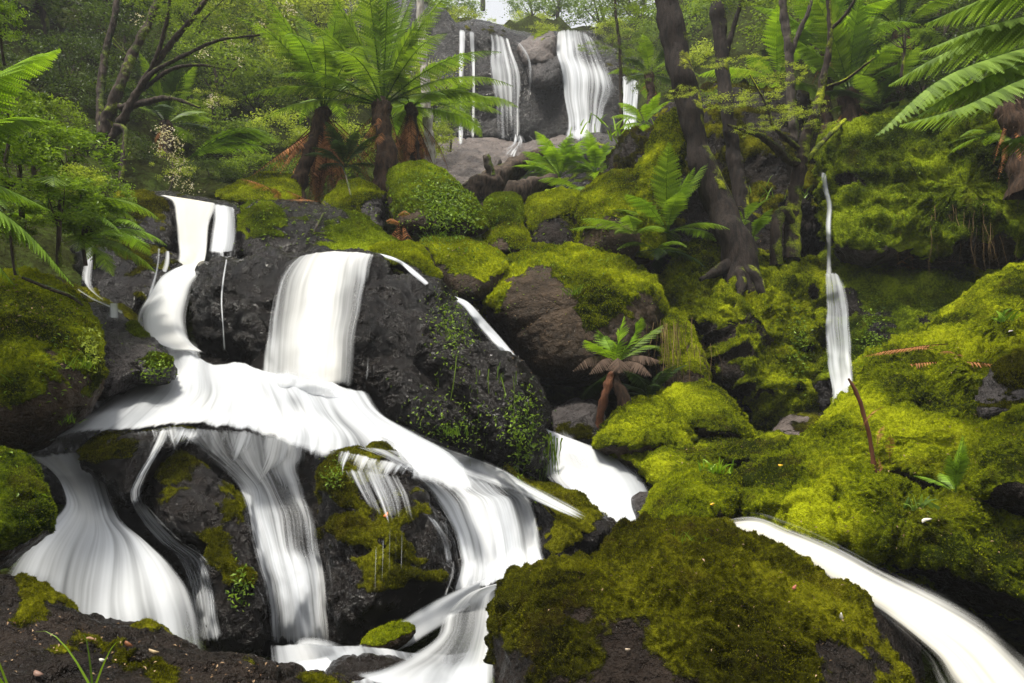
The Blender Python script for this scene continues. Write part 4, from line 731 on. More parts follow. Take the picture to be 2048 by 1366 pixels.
# the little tree fern on two trunks
F0 = P(1222, 885, 7.45); Fc = P(1232, 735, 7.6)
r = empty('tree_fern', F0, 'small tree fern with drooping grey brown fronds below fresh green ones, on two stubby trunks', 'tree fern')
v = tube([P(1262,850,7.5)-F0, P(1245,800,7.55)-F0, P(1232,760,7.6)-F0, Fc-F0], [.07,.06,.05,.05], 16, .02, .3); link('trunk', mesh_np('trunk', v[0], v[1], TRUNK), r)
v = tube([P(1195,880,7.4)-F0, P(1202,830,7.45)-F0, P(1215,770,7.55)-F0, Fc-F0], [.045,.04,.035,.03], 14, .02, .3); link('trunk', mesh_np('trunk', v[0], v[1], bark_mat('red_fern_trunk', (.04,.014,.006), (.16,.065,.03))), r)
for pts in ([(1232,728,7.6),(1205,712,7.4),(1175,716,7.3),(1145,742,7.2)], [(1232,728,7.6),(1262,712,7.5),(1292,712,7.4),(1322,722,7.4)], [(1232,728,7.6),(1256,722,7.3),(1282,728,7.1),(1304,752,7.0)], [(1232,728,7.6),(1220,716,7.2),(1200,722,7.0),(1178,748,6.9)], [(1232,728,7.6),(1235,716,7.1),(1238,722,6.9),(1240,745,6.8)]):
    free_frond(r, pxpath(pts), .15, 'dusk', 22, 8, .75, name='dead_frond', rach=.004)
for pts, kd in (([(1232,730,7.6),(1234,700,7.5),(1240,660,7.5),(1248,632,7.5)], 'lime'), ([(1232,730,7.6),(1250,700,7.5),(1270,665,7.5),(1284,635,7.4)], 'bright'), ([(1232,730,7.6),(1212,705,7.4),(1190,690,7.3),(1170,680,7.2)], 'lime'), ([(1232,730,7.6),(1222,700,7.6),(1210,675,7.7),(1196,660,7.7)], 'bright'),
                ([(1232,730,7.6),(1262,705,7.7),(1295,690,7.8),(1322,700,7.9)], 'mid'), ([(1232,730,7.6),(1270,690,7.8),(1300,665,7.9),(1325,650,8.0)], 'mid'), ([(1232,735,7.6),(1262,745,7.7),(1285,765,7.8),(1300,800,7.8)], 'dark'), ([(1232,735,7.6),(1200,760,7.7),(1180,780,7.8),(1165,800,7.9)], 'dark')):
    free_frond(r, pxpath(pts), .14, kd, 28, 8, .2, rach=.004)
# ground ferns
fern(1120, 355, .9, ('lime', 'bright'), 14, 'bright fern clump beside the fallen log, nearest the dead snag', azr=(90, 360), d=13.6)
fern(1190, 345, .8, ('bright', 'lime'), 12, 'bright fern clump on the dark rock below the far right fall', d=13.2)
fern(1165, 385, 1.0, ('mid', 'bright'), 9, 'fern drooping over the dark rock under the two bright clumps', a0s=((25, 60), (5, 50)), d=12.6)
fern(1335, 465, 1.0, ('bright', 'mid'), 12, 'fern with a lit upright frond at the foot of the leaning mossy tree', a0s=((70, 25), (45, 60), (20, 60)), d=9.4)
fern(1270, 470, .8, 'mid', 7, 'flat spreading fern left of the foot of the leaning tree', a0s=((20, 40), (5, 30)), azr=(120, 280), d=9.4)
fern(1310, 500, .7, ('mid', 'dark'), 8, 'drooping dull fern on the brown block under the leaning tree', a0s=((20, 70), (0, 60)), d=9.3)
fern(1505, 480, .55, 'bright', 8, 'small fern between the leaning tree and the forked mossy tree', d=9.9)
fern(1490, 445, .5, 'mid', 6, 'thin fern hard against the right side of the leaning trunk', d=10)
fern(1300, 800, .5, 'dark', 8, 'dark fern under the hanging root pillar', d=8.0)
fern(375, 320, 1.6, 'bright', 3, 'single big arching frond right of the white flowering shrub', a0s=((35, 75),), azr=(-20, 20), d=12)
fern(690, 335, .7, 'dark', 10, 'dark ferns between the two big tree fern trunks', d=11.3)
fern(155, 480, .8, ('bright', 'mid'), 9, 'fern below the bright left shrub beside the thin trickles', azr=(-100, 100), a0s=((30, 80), (5, 60)), d=6.6)
fern(95, 420, .9, ('mid', 'bright'), 9, 'fern in the shade under the bright left shrub', a0s=((30, 80), (5, 60)), d=6.2)
fern(1912, 985, .3, 'bright', 6, 'tiny upright fern on the bright moss of the right mound', a0s=((86, 10), (78, 25), (35, 40)))
fern(1975, 270, .8, 'mid', 8, 'fern hanging from the lip of the overhang near the right edge', a0s=((10, 60), (-10, 50)), d=9.6)
fern(1760, 215, 1.0, ('mid', 'dark'), 9, 'fern on the bank behind the two hanging trunks', d=12)
fern(1555, 160, 1.3, ('bright', 'lime'), 10, 'pale fern crown left of the yellow green tree fern', a0s=((60, 50), (30, 60), (10, 60)), d=13.5)
fern(1290, 250, .6, 'lime', 8, 'small lime fern at the top of the mossy rib', d=11.0)
fern(890, 210, 1.4, 'mid', 8, 'fern arching in front of the left strand of the far fall', a0s=((25, 60), (5, 50)), azr=(120, 420), d=15)
# ---- leaves, shrubs and trees
def leaf_soup(c, size, asp=.45, up=.6, fold=.15):
    k = len(c); n = rng.normal(size=(k, 3)) * (1 - up * .5); n[:, 2] += up * 1.4; n /= np.linalg.norm(n, axis=1)[:, None]
    a = rng.normal(size=(k, 3)); a -= (a * n).sum(1)[:, None] * n; a /= np.linalg.norm(a, axis=1)[:, None]; b = np.cross(n, a)
    L = size * rng.uniform(.6, 1.2, k)[:, None]
    p0 = c - a * L * .5; p1 = c + b * L * asp * .5 + n * L * fold * .3; p2 = c + a * L * .5 - n * L * fold; p3 = c - b * L * asp * .5 + n * L * fold * .3
    V = np.stack([p0, p1, p2, p3], 1).reshape(-1, 3); return V, np.arange(4 * k).reshape(-1, 4), np.repeat(rng.uniform(0, 1, k), 4)
def crown_mesh(nclump, per, leaf, spread=.17, flat=.75, asp=.5, seed=0, shell=.55):
    u = rng.normal(size=(nclump, 3)); u /= np.linalg.norm(u, axis=1)[:, None]; u *= rng.uniform(shell, 1, nclump)[:, None] ** .6; u[:, 2] *= flat
    u *= (1 + .25 * noise(u * 1.7 + seed * 7))[:, None]
    c = np.repeat(u, per, 0); g = rng.normal(size=c.shape) * spread * np.repeat(rng.uniform(.5, 1.25, nclump), per)[:, None]; g[:, 2] *= .5
    V, F, rn = leaf_soup(c + g, leaf, asp)
    tone = np.repeat(np.repeat(rng.uniform(0, 1, nclump), per), 4)
    return mesh_np('crown', V, F, None, smooth=False, attrs={'rnd': rn * .5 + tone * .5}), u
LEAF = {
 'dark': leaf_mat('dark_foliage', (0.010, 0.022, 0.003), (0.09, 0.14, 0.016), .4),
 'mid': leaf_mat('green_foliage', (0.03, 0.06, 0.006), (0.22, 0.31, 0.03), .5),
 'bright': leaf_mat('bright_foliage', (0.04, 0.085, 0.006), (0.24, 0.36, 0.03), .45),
 'gold': leaf_mat('yellow_green_foliage', (0.09, 0.13, 0.008), (0.46, 0.54, 0.08), .5),  # brightened like the mid tone; stands in for light behind the tree ferns
 'far': leaf_mat('far_foliage', (0.06, 0.11, 0.02), (0.30, 0.42, 0.09), .5),  # pale tone puts the sunlit look of distant crowns into the colour
}
FLOWER = leaf_mat('cream_blossom', (0.35, 0.30, 0.20), (0.75, 0.68, 0.50), .3)
CR = [crown_mesh(46, 90, .085, seed=k, flat=.8) for k in range(4)]          # dense
CS = [crown_mesh(24, 60, .07, spread=.13, seed=10 + k, flat=.55) for k in range(3)]   # airy sprays
BARK = {'lean': bark_mat('dark_leaning_bark', (.005,.0035,.003), (.030,.021,.016), -.02, 'yellow'), 'dead': bark_mat('dead_wood', (.010,.007,.005), (.10,.07,.05)), 'brown': bark_mat('brown_bark', (.012, .008, .006), (.07, .05, .035), .25), 'mossy': bark_mat('mossy_bark', (.008, .005, .004), (.05, .035, .025), .62, 'yellow'),
        'pale': bark_mat('pale_bark', (.22, .18, .15), (.62, .58, .53)), 'grey': bark_mat('grey_bark', (.03, .022, .018), (.11, .09, .075), .2)}
CG = [crown_mesh(52, 42, .15, spread=.15, seed=20 + k, flat=.85, asp=.38) for k in range(3)]      # larger glossy leaves
def obj_mat(o, m):
    o.material_slots[0].link = 'OBJECT'; o.material_slots[0].material = m
for _m, _u in CR + CS + CG: _m.materials.append(LEAF['mid'])
def limbs(base, crown, u, rx, rz, r0, nl=7):
    parts = [tube([base, base * .5 + crown * .5 + rng.normal(size=3) * rx * .08, crown], [r0, r0 * .75, r0 * .5], 8, .15, .1)]
    for q in u[rng.permutation(len(u))[:nl]]:
        e = crown + q * np.array([rx, rx, rz]) * .85; s = base * .35 + crown * .65
        parts.append(tube([s, (s + e) / 2 + rng.normal(size=3) * rx * .1 + np.array([0, 0, -.05 * rx]), e], [r0 * .4, r0 * .25, r0 * .06], 5, .2, 0))
    return join(parts)
def tree(px, py, d, rx, rz, kind, label, group=None, bark='brown', cat='tree', name='tree', airy=False, glossy=False, root=None, base=None, r0=None, rot=None):
    """crown centre at a photo pixel and real distance, half-width rx and half-height rz in photo pixels"""
    c = P(px, py, d); R1 = rx * mpp(d); Rz = rz * mpp(d)
    if base is None:
        b = c.copy(); b[0] += rng.uniform(-.3, .3) * R1; b[2] -= Rz * 1.0 + R1 * .9
    else: b = np.array(base)
    o = empty(name, b, label, cat, group)
    S = random.choice(CS if airy else CG if glossy else CR); me, u = S
    v, f = limbs(np.zeros(3), c - b, u, R1, Rz, r0 or R1 * .07)
    link('trunk', mesh_np('trunk', v, f, BARK[bark]), o)
    cr = link('crown', me, o, tuple(c - b)); obj_mat(cr, LEAF[kind]); cr.scale = (R1, R1, Rz); cr.rotation_euler = (0, 0, random.uniform(0, 6.28))
    return o
ORD = ['leftmost', 'second from the left', 'third from the left', 'fourth from the left', 'fifth from the left', 'sixth from the left', 'seventh from the left', 'eighth from the left', 'ninth from the left', 'tenth from the left', 'eleventh from the left', 'twelfth from the left', 'thirteenth from the left', 'fourteenth from the left']
def row(specs, what, grp, **kw):
    specs = sorted(specs, key=lambda s: s[0])
    for k, s in enumerate(specs):
        tree(*s, '%s, %s' % (what, ORD[k] + ' in its row'), grp, **kw)
# skyline trees behind the far fall
row([(560,-40,36,110,90,'far'),(690,-10,34,90,80,'mid'),(790,20,35,80,70,'far'),(865,-25,36,75,70,'far'),(905,20,34,55,42,'far'),(1060,5,38,48,42,'far'),(1120,-15,36,70,60,'far'),(1200,10,35,75,55,'far'),(1290,-10,33,90,75,'mid'),(1060,48,34,45,22,'gold'),(960,-75,50,80,30,'far')], 'distant tree on the skyline above the far fall', 'skyline trees behind the far fall', bark='grey')
row([(1290,75,27,60,45,'mid'),(1360,30,26,80,60,'far'),(1440,70,25,80,60,'mid'),(1530,20,24,90,70,'dark'),(1400,130,22,70,45,'gold'),(1310,150,20,40,60,'mid')], 'leafy tree right of the far fall', 'trees right of the far fall')
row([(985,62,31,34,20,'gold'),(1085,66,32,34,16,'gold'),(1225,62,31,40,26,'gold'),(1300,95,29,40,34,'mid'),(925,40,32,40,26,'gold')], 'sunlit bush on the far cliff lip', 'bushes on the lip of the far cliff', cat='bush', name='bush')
# left forest; dark leaf tones stand in for its shaded depth
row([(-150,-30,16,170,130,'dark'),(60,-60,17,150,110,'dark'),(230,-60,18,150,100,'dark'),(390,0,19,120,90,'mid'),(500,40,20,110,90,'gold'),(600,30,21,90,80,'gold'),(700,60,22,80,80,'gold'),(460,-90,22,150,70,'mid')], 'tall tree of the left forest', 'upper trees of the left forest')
row([(430,130,17,100,80,'mid'),(520,170,17.5,90,80,'mid'),(350,150,17,80,70,'dark'),(600,140,18,80,80,'gold'),(150,130,15,90,90,'dark'),(40,150,14,90,80,'dark'),(700,170,19,70,70,'gold'),(250,60,16,90,80,'dark'),(200,200,14.5,80,70,'dark')], 'mid height tree of the left forest', 'middle trees of the left forest')
row([(400,260,15.5,80,70,'mid'),(480,290,15,80,60,'mid'),(560,270,16,70,60,'gold'),(510,340,13.5,70,40,'mid'),(420,350,13,60,40,'dark'),(230,300,13,80,60,'dark'),(700,290,15,60,60,'gold'),(640,340,14,50,40,'bright')], 'undergrowth bush of the left forest', 'undergrowth of the left forest', cat='bush', name='bush')
row([(870,170,19,60,60,'gold'),(860,270,17,45,50,'gold'),(800,120,20,50,60,'gold'),(905,235,18,35,40,'bright')], 'yellow green bush behind the tree ferns', 'bushes behind the tree ferns', cat='bush', name='bush')
# right forest
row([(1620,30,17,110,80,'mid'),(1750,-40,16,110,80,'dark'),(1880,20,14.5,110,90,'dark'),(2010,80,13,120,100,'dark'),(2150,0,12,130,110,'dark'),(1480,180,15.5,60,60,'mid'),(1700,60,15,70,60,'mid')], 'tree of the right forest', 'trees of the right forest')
row([(1850,170,12.5,90,60,'dark'),(1960,190,11.5,90,60,'dark'),(1590,250,13.5,50,40,'mid'),(1400,210,13,50,35,'mid'),(1780,130,13,60,50,'mid')], 'low bush on the right bank', 'bushes on the right bank', cat='bush', name='bush')
tree(1810, 65, 10.5, 55, 45, 'bright', 'bright lime leafed sapling in front of the dark right forest', airy=True, name='sapling', cat='sapling')
# bright shrub on the left
row([(40,330,6.0,90,70,'bright'),(150,310,6.6,80,60,'bright'),(60,270,6.3,70,50,'bright'),(170,430,6.4,60,50,'bright'),(120,400,5.9,85,60,'bright'),(215,395,7.4,55,50,'bright'),(15,215,5.6,60,60,'bright'),(110,235,7.2,60,55,'mid'),(20,430,5.6,70,60,'mid'),(190,450,7.0,45,50,'mid'),(0,40,5.2,45,55,'bright')], 'glossy bright leaved shrub at the left edge', 'bright shrubs at the left edge', cat='shrub', name='shrub', glossy=True)
tree(160, 360, 6.2, 45, 35, 'gold', 'yellowing shrub among the bright left shrubs', cat='shrub', name='shrub', glossy=True)
# flowering shrub
b0 = P(335, 392, 10.8)
fs = tree(345, 325, 11.0, 45, 60, 'gold', 'shrub covered in cream white blossom behind the upper fall', cat='shrub', name='flowering_shrub', airy=True, base=b0)
cc = np.array([P(x, y, 10.7) for x, y in ((325,262),(340,270),(352,285),(320,290),(350,312),(362,335),(350,360),(378,375))])
V, F, rn = leaf_soup(np.repeat(cc, 60, 0) + rng.normal(size=(len(cc) * 60, 3)) * .06 - b0, .032, .7)
link('blossom', mesh_np('blossom', V, F, FLOWER, False, attrs={'rnd': rn}), fs)
fs = tree(425, 195, 15.0, 40, 40, 'gold', 'blossoming bush high in the left forest', cat='bush', name='flowering_bush', airy=True)
cc = np.array([P(x, y, 14.6) for x, y in ((275,38),(425,200),(405,105),(455,60),(470,85),(575,15),(590,30),(480,120),(520,50),(420,205))])
V, F, rn = leaf_soup(np.repeat(cc, 40, 0) + rng.normal(size=(len(cc) * 40, 3)) * .07 - np.array(fs.location), .04, .7)
link('blossom', mesh_np('blossom', V, F, FLOWER, False, attrs={'rnd': rn}), fs)
# ---- single trees with their own trunks
def trunk_tree(name, paths, label, cat, bark, sprays=(), group=None, kind='bright', nseg=14):
    b = P(*paths[0][0][0][:3]); o = empty(name, b, label, cat, group)
    for k, (pts, radii) in enumerate(paths):
        w = [P(*p) - b for p in pts]; d = np.mean([p[2] for p in pts])
        v, f = tube(w, [q * mpp(d) for q in radii], nseg, max(.02, min(radii) * mpp(d) * .5), .16)
        link('trunk' if k == 0 else 'branch', mesh_np('trunk', v, f, BARK[bark]), o)
    for (x, y, d, rx, rz) in sprays:
        me, u = random.choice(CS); c = P(x, y, d) - b
        cr = link('foliage', me, o, tuple(c)); obj_mat(cr, LEAF[kind]); s = mpp(d); cr.scale = (rx * s, rx * s, rz * s); cr.rotation_euler = (0, 0, random.uniform(0, 6.28))
    return o
trunk_tree('tree', [([(1496,610,9.2),(1484,560,9.2),(1468,490,9.3),(1440,420,9.5),(1405,320,9.6),(1383,240,9.7),(1365,160,9.7),(1345,70,9.8),(1328,-20,9.9),(1318,-120,10)],[46,37,32,29,27,26,25,25,24,24]),
   ([(1482,530,9.2),(1510,555,9.0),(1530,600,8.9)],[18,12,5]),([(1460,530,9.2),(1430,545,9.1),(1400,560,9.0)],[16,10,4]),([(1478,540,9.1),(1482,575,8.9),(1470,620,8.8)],[14,9,4])], 'thick leaning tree with dark bark and moss down its right side', 'tree', 'lean', [(1400,-20,10,90,50),(1300,-10,10.5,60,50)], kind='mid', nseg=22)
trunk_tree('tree', [([(1500,520,10.6),(1488,430,10.8),(1470,320,11),(1455,230,11),(1445,130,11.2),(1437,40,11.3),(1432,-80,11.5)],[17,16,15,14,15,15,14]),([(1446,130,11.2),(1465,60,11.2),(1490,-20,11.2)],[7,5,4])], 'straight dark tree right behind the thick leaning tree', 'tree', 'lean', [(1480,-10,11,60,40)], kind='mid')
trunk_tree('tree', [([(1585,520,9.7),(1583,450,9.8),(1592,380,9.9),(1603,320,9.9),(1608,285,9.9),(1625,240,9.9),(1640,190,10),(1652,130,10),(1660,80,10),(1658,20,10),(1655,-40,10)],[17,15,14,14,12,9,8,7,6,5,4]),
   ([(1600,330,9.9),(1575,318,9.8),(1550,295,9.6),(1520,272,9.5),(1490,262,9.4),(1455,250,9.3)],[11,9,8,6,4,2]),([(1602,300,9.9),(1570,275,9.7),(1545,250,9.6),(1535,215,9.6),(1500,150,9.6)],[6,5,4,3,1.5]),
   ([(1583,450,9.8),(1572,425,9.7),(1560,430,9.7),(1552,460,9.6),(1552,530,9.6)],[11,12,12,11,12]),([(1650,175,10),(1690,160,9.9),(1730,130,9.8),(1750,115,9.8)],[4,3,2.5,1.5]),([(1660,60,10),(1690,30,9.9),(1715,-10,9.8)],[4,3,2]),
   ([(1605,330,9.9),(1640,290,10.2),(1690,240,10.6)],[6,5,4])], 'forked moss covered tree left of the slim right fall', 'tree', 'mossy',
   [(1450,205,9.3,46,24),(1520,195,9.5,50,32),(1500,130,9.5,45,26),(1560,230,9.6,50,26),(1610,215,9.8,44,26),(1510,260,9.4,44,16),(1365,185,9.3,34,18),(1570,150,9.8,50,28),(1640,250,9.8,36,16),(1430,120,9.4,34,20)], kind='gold')
trunk_tree('tree', [([(1590,300,12),(1582,180,12),(1578,100,12),(1568,30,12),(1560,-60,12)],[9,9,9,8,8]),([(1582,110,12),(1600,60,12),(1618,20,12),(1630,-40,12)],[5,5,4,3])], 'slender brown tree behind the forked mossy tree', 'tree', 'grey', [(1600,0,12,60,40)], kind='mid')
trunk_tree('tree', [([(862,330,13.5),(856,250,13.5),(848,140,13.5),(842,50,13.5),(838,-60,13.5)],[11,10,9.5,9,8])], 'straight slim tree with pale whitish bark between the tree ferns and the far fall', 'tree', 'pale')
trunk_tree('sapling', [([(1243,268,14),(1242,180,14),(1240,100,14),(1232,30,14),(1228,-30,14)],[4.5,4,3.5,3,2])], 'thin dark sapling in front of the far right fall', 'sapling', 'brown', [(1250,90,14,45,40),(1280,140,14,40,40),(1180,95,14,30,14),(1240,30,14,50,34)], kind='mid')
st = []
for pts, rr in (([(205,300,12),(215,240,12),(240,170,12),(270,100,12.2),(300,40,12.4),(330,-40,12.6)],[14,12,10,9,8,6]),([(215,300,12),(250,230,11.8),(290,160,11.7),(340,90,11.6),(390,30,11.5),(440,-40,11.5)],[11,9,7,6,5,3]),
   ([(205,290,12),(200,200,12.3),(210,110,12.5),(230,30,12.6),(235,-50,12.7)],[9,8,7,6,5]),([(240,215,11.9),(290,205,11.7),(340,196,11.5),(400,215,11.3)],[8,7,5,2]),([(260,210,11.8),(300,150,11.6),(370,110,11.5),(440,80,11.4),(520,70,11.3)],[6,5,4,3,2]),
   ([(275,190,11.8),(310,120,11.6),(330,60,11.5),(340,0,11.4)],[5,4,4,3]),([(285,180,11.8),(340,140,11.5),(400,130,11.4),(460,140,11.3)],[4,4,3,1.5]),([(230,250,11.8),(250,260,11.7),(248,300,11.6),(242,360,11.5)],[5,5,5,5])): st.append((pts, rr))
trunk_tree('tree', st, 'many stemmed dark tree leaning right over the left bank', 'tree', 'brown', [(340,20,11.5,70,40),(430,60,11.3,60,34),(470,130,11.3,50,30),(400,0,11.5,70,40),(300,-10,12,70,40),(380,200,11.3,40,22)], kind='mid')
# ---- dead wood
def stick(name, pts, radii, label, cat, bark='brown', mat=None, nseg=10, rough=.2):
    b = P(*pts[0]); d = np.mean([p[2] for p in pts])
    v, f = tube([P(*p) - b for p in pts], [q * mpp(d) for q in radii], nseg, .03, rough)
    o = link(name, mesh_np(name, v, f, mat or BARK[bark]), None, tuple(b)); return tag(o, label, cat)
stick('fallen_log', [(925,400,13),(960,380,13.2),(1010,345,13.6),(1060,318,14),(1095,300,14.4)], [14,26,24,18,8], 'fallen dark log lying across the rocks below the far fall', 'log', rough=.3, nseg=18, bark='dead')
stick('fallen_log', [(960,420,12.4),(1010,395,12.6),(1070,370,12.8),(1110,362,13)], [10,22,20,12], 'lower rotten log under the fallen log', 'log', rough=.35, nseg=18, bark='dead')
stick('fallen_branch', [(905,385,14),(960,352,14),(1020,325,14),(1080,298,14.4)], [3,5,5,3], 'pale branch lying along the fallen log', 'branch', 'grey')
stick('snag', [(985,352,13.2),(980,338,13.2),(974,322,13.2),(971,311,13.2)], [9,8,9,7], 'short brown stump sticking up from the fallen log', 'snag', 'grey')
stick('dry_twig', [(1748,945,5.0),(1742,890,5.0),(1728,830,5.0),(1712,785,5.0),(1697,757,5.0)], [6,4,4,4,2], 'dead reddish stem standing on the bright moss', 'stem', mat=leaf_mat('red_stem', (.10,.035,.015), (.30,.14,.07), 0, .6))
stick('twig', [(655,412,10.1),(640,440,9),(625,470,8.8)], [2,2,1.5], 'dead twig leaning on the mossy wall behind the main fall', 'twig', 'grey')
stick('twig', [(705,405,10),(690,345,11),(676,320,11.3)], [2,2,1.5], 'thin dead frond stalk beside the capped boulder', 'twig', 'grey')
stick('branch', [(45,555,5.0),(95,575,5.0),(140,592,5.0),(165,610,5.1)], [3,4,4,2], 'thin fallen branch along the top of the large left boulder', 'branch', 'brown')
# ---- dead fronds lying about
def litter(name, px, py, kind, n, L, label, cat, azr=(0, 360), a0s=((10, 25), (0, 20)), d=None, off=.05):
    b = G_(px, py) if d is None else P(px, py, d); o = empty(name, b + np.array([0, 0, off]), label, cat)
    for i in range(n):
        a0, ar = random.choice(a0s); put_frond(o, frond_var(kind, a0, ar, 5, 20, .15, i % 2), math.radians(random.uniform(*azr)), L * random.uniform(.6, 1.1), rng.normal(size=3) * .05)
    return o
litter('dead_fronds', 1880, 720, 'dead', 8, .5, 'dry brown fern fronds lying on the long bright moss mound', 'dead fronds')
litter('dead_fronds', 1748, 930, 'dead', 6, .25, 'brown shrivelled fern at the foot of the dead reddish stem', 'dead fronds', a0s=((70, 60), (-60, 20)))
litter('dead_fronds', 800, 455, 'dead', 9, .7, 'reddish dead fronds fallen between the capped boulder and the triangular boulder', 'dead fronds', a0s=((-50, 20), (10, 40), (-75, 5)))
litter('dead_fronds', 560, 402, 'dead', 6, .7, 'brown frond litter on the ledge left under the leaning tree fern', 'dead fronds')
litter('dead_fronds', 1810, 540, 'dead', 6, .6, 'rust coloured litter on the smooth slab under the overhang', 'dead fronds')
litter('dead_fronds', 1430, 480, 'dusk', 8, .5, 'grey brown dead fern at the foot of the leaning tree', 'dead fronds', a0s=((-30, 40), (20, 60)))
# ---- grass, roots, seedlings
def tuft(name, px, py, n, L, label, cat, kind='bright', wid=.03, up=.9, spread=.05, d=None, hang=False, sx=1.0, mat=None):
    b = G_(px, py) if d is None else P(px, py, d)
    tri = []; rn = []
    for k in range(n):
        s = rng.normal(size=3) * spread * np.array([sx, .4, .2 if not hang else .4]); l = L * rng.uniform(.5, 1.1)
        dr = np.array([rng.normal() * .45, rng.normal() * .45 - .15, up]) if not hang else np.array([rng.normal() * .06, -.08, -1])
        dr /= np.linalg.norm(dr); sd = np.cross(dr, (rng.normal(), 1, 0)); sd /= np.linalg.norm(sd) + 1e-9; w_ = L * wid * .5
        pr = s; pv = None; N = 6
        for j in range(N):
            t = (j + 1) / N; g = np.array([0, 0, -1.0]) * (t * t) * (.9 if not hang else 0) + (rng.normal(size=3) * .12 if hang else 0)
            nx = pr + (dr + g) * l / N; ww = w_ * (1 - t * .95)
            a_, b_ = (pr - sd * w_ * (1 - (t - 1 / N) * .95), pr + sd * w_ * (1 - (t - 1 / N) * .95)); c_, d_ = nx + sd * ww, nx - sd * ww
            tri += [[a_, b_, c_], [a_, c_, d_]]; rn += [k / n] * 2; pr = nx
    o = link(name, soup_mesh(name, np.array(tri), np.array(rn), mat or FERN[kind]), None, tuple(b)); return tag(o, label, cat, None, 'stuff' if spread > .12 or hang else None)
tuft('grass_tuft', 45, 800, 60, .42, 'long grass tuft hanging on the large left boulder', 'grass tuft', 'bright', .022, d=4.9)
tuft('grass_tuft', 165, 735, 40, .13, 'short bright grass tuft near the right edge of the large left boulder', 'grass tuft', 'lime', .04, d=4.9)
tuft('grass_tuft', 135, 845, 24, .12, 'small tuft low on the large left boulder', 'grass tuft', 'bright', .04, d=4.9)
tuft('grass_tuft', 905, 870, 70, .16, 'green tuft hanging low on the black domed boulder', 'grass tuft', 'bright', .05)
tuft('grass_tuft', 1430, 945, 30, .16, 'pale seedling on top of the round olive boulder', 'seedling', 'lime', .12)
tuft('grass_tuft', 1830, 1020, 24, .14, 'pale leafy seedling on the long knobbly boulder', 'seedling', 'silver', .16)
tuft('grass_tuft', 2008, 640, 16, .16, 'leafy seedling at the top of the right moss ridge', 'seedling', 'lime', .18)
tuft('grass_tuft', 1790, 1140, 24, .14, 'fine grass on the lower side of the long knobbly boulder', 'grass tuft', 'bright', .03)
tuft('grass_tuft', 1365, 1085, 20, .1, 'sparse grass on top of the big foreground boulder', 'grass tuft', 'bright', .04)
tuft('grass_tuft', 1150, 590, 40, .2, 'grass growing in the moss cap of the huge round boulder', 'grass tuft', 'mid', .04)
tuft('grass_tuft', 1090, 530, 60, .18, 'green grass along the crown of the huge round boulder', 'grass tuft', 'mid', .04, spread=.3)
tuft('grass_tuft', 885, 480, 50, .16, 'grass on the wedge shaped rock behind the chute', 'grass tuft', 'bright', .04, spread=.15)
tuft('grass_tuft', 1580, 400, 40, .35, 'leafy fringe on the bank between the mossy trees', 'grass tuft', 'bright', .05, spread=.4)
tuft('grass_tuft', 1250, 270, 60, .4, 'bright leafy fringe at the top of the bank by the far right fall', 'grass tuft', 'lime', .08, spread=.4, d=12.4)
tuft('tall_grass', 15, 1400, 3, .55, 'tall grass blades standing at the bottom left corner', 'grass', 'lime', .02, up=1.6, spread=.02, d=2.2)
tuft('tall_grass', 190, 1400, 3, .35, 'grass blade leaning over the foreground ledge', 'grass', 'lime', .02, up=1.4, spread=.01, d=2.2)
ROOT = leaf_mat('pale_roots', (.06, .035, .015), (.28, .19, .09), .1, .8, .1)
tuft('hanging_roots', 1345, 650, 45, .9, 'pale roots hanging down the narrow mossy pillar', 'roots', wid=.006, spread=.10, hang=True, mat=ROOT, d=8.1)
tuft('hanging_roots', 1395, 690, 24, .7, 'loose roots hanging right of the narrow mossy pillar', 'roots', wid=.006, spread=.08, hang=True, mat=ROOT, d=8.2)
tuft('hanging_roots', 1800, 430, 12, .75, 'single strand of roots hanging under the overhang, nearest the slim fall', 'roots', wid=.008, spread=.04, hang=True, mat=ROOT, d=9.3)
tuft('hanging_roots', 1930, 425, 26, .8, 'pair of root strands hanging under the middle of the overhang', 'roots', wid=.008, spread=.2, hang=True, mat=ROOT, d=9.2)
tuft('hanging_roots', 1985, 440, 24, .6, 'thin roots hanging under the overhang near the right edge', 'roots', wid=.008, spread=.12, hang=True, mat=ROOT, d=9.2)
tuft('hanging_moss', 950, 750, 26, .9, 'long green moss strands trailing down the black domed boulder', 'moss strands', 'mid', .01, spread=.18, hang=True, d=6.2)
tuft('hanging_moss', 1070, 880, 80, .35, 'mossy drip fringe at the lower right corner of the black domed boulder', 'moss strands', 'mid', .05, spread=.08, hang=True, d=6.5)
# leafy creepers on rocks
def creeper(px, py, sx, sy, n, size, kind, label):
    pts = []; b = G_(px, py)
    for k in range(n):
        x, y = px + random.gauss(0, sx), py + random.gauss(0, sy); d, nr = hit(x, y)
        if abs(d - (b[1] - CAM[1])) < 1.6: pts.append(P(x, y, d - random.uniform(.01, .06)) - b)
    V, F, rn = leaf_soup(np.array(pts), size, .5, .2); o = link('creeper', mesh_np('creeper', V, F, LEAF[kind], False, attrs={'rnd': rn}), None, tuple(b)); return tag(o, label, 'creeper')
creeper(900, 400, 45, 40, 1800, .05, 'bright', 'small leaved creeper over the right slope of the triangular boulder')
creeper(1050, 860, 22, 45, 500, .035, 'bright', 'leafy creeper down the lower right of the black domed boulder')
creeper(905, 650, 25, 40, 500, .03, 'bright', 'leafy patch high on the right of the black domed boulder')
creeper(900, 850, 60, 40, 350, .03, 'bright', 'scattered leaves low on the black domed boulder')
creeper(1600, 690, 12, 40, 200, .04, 'bright', 'creeper on the root draped mound beside the slim fall')
creeper(1745, 660, 16, 40, 260, .04, 'bright', 'creeper right of the slim fall under the slab')
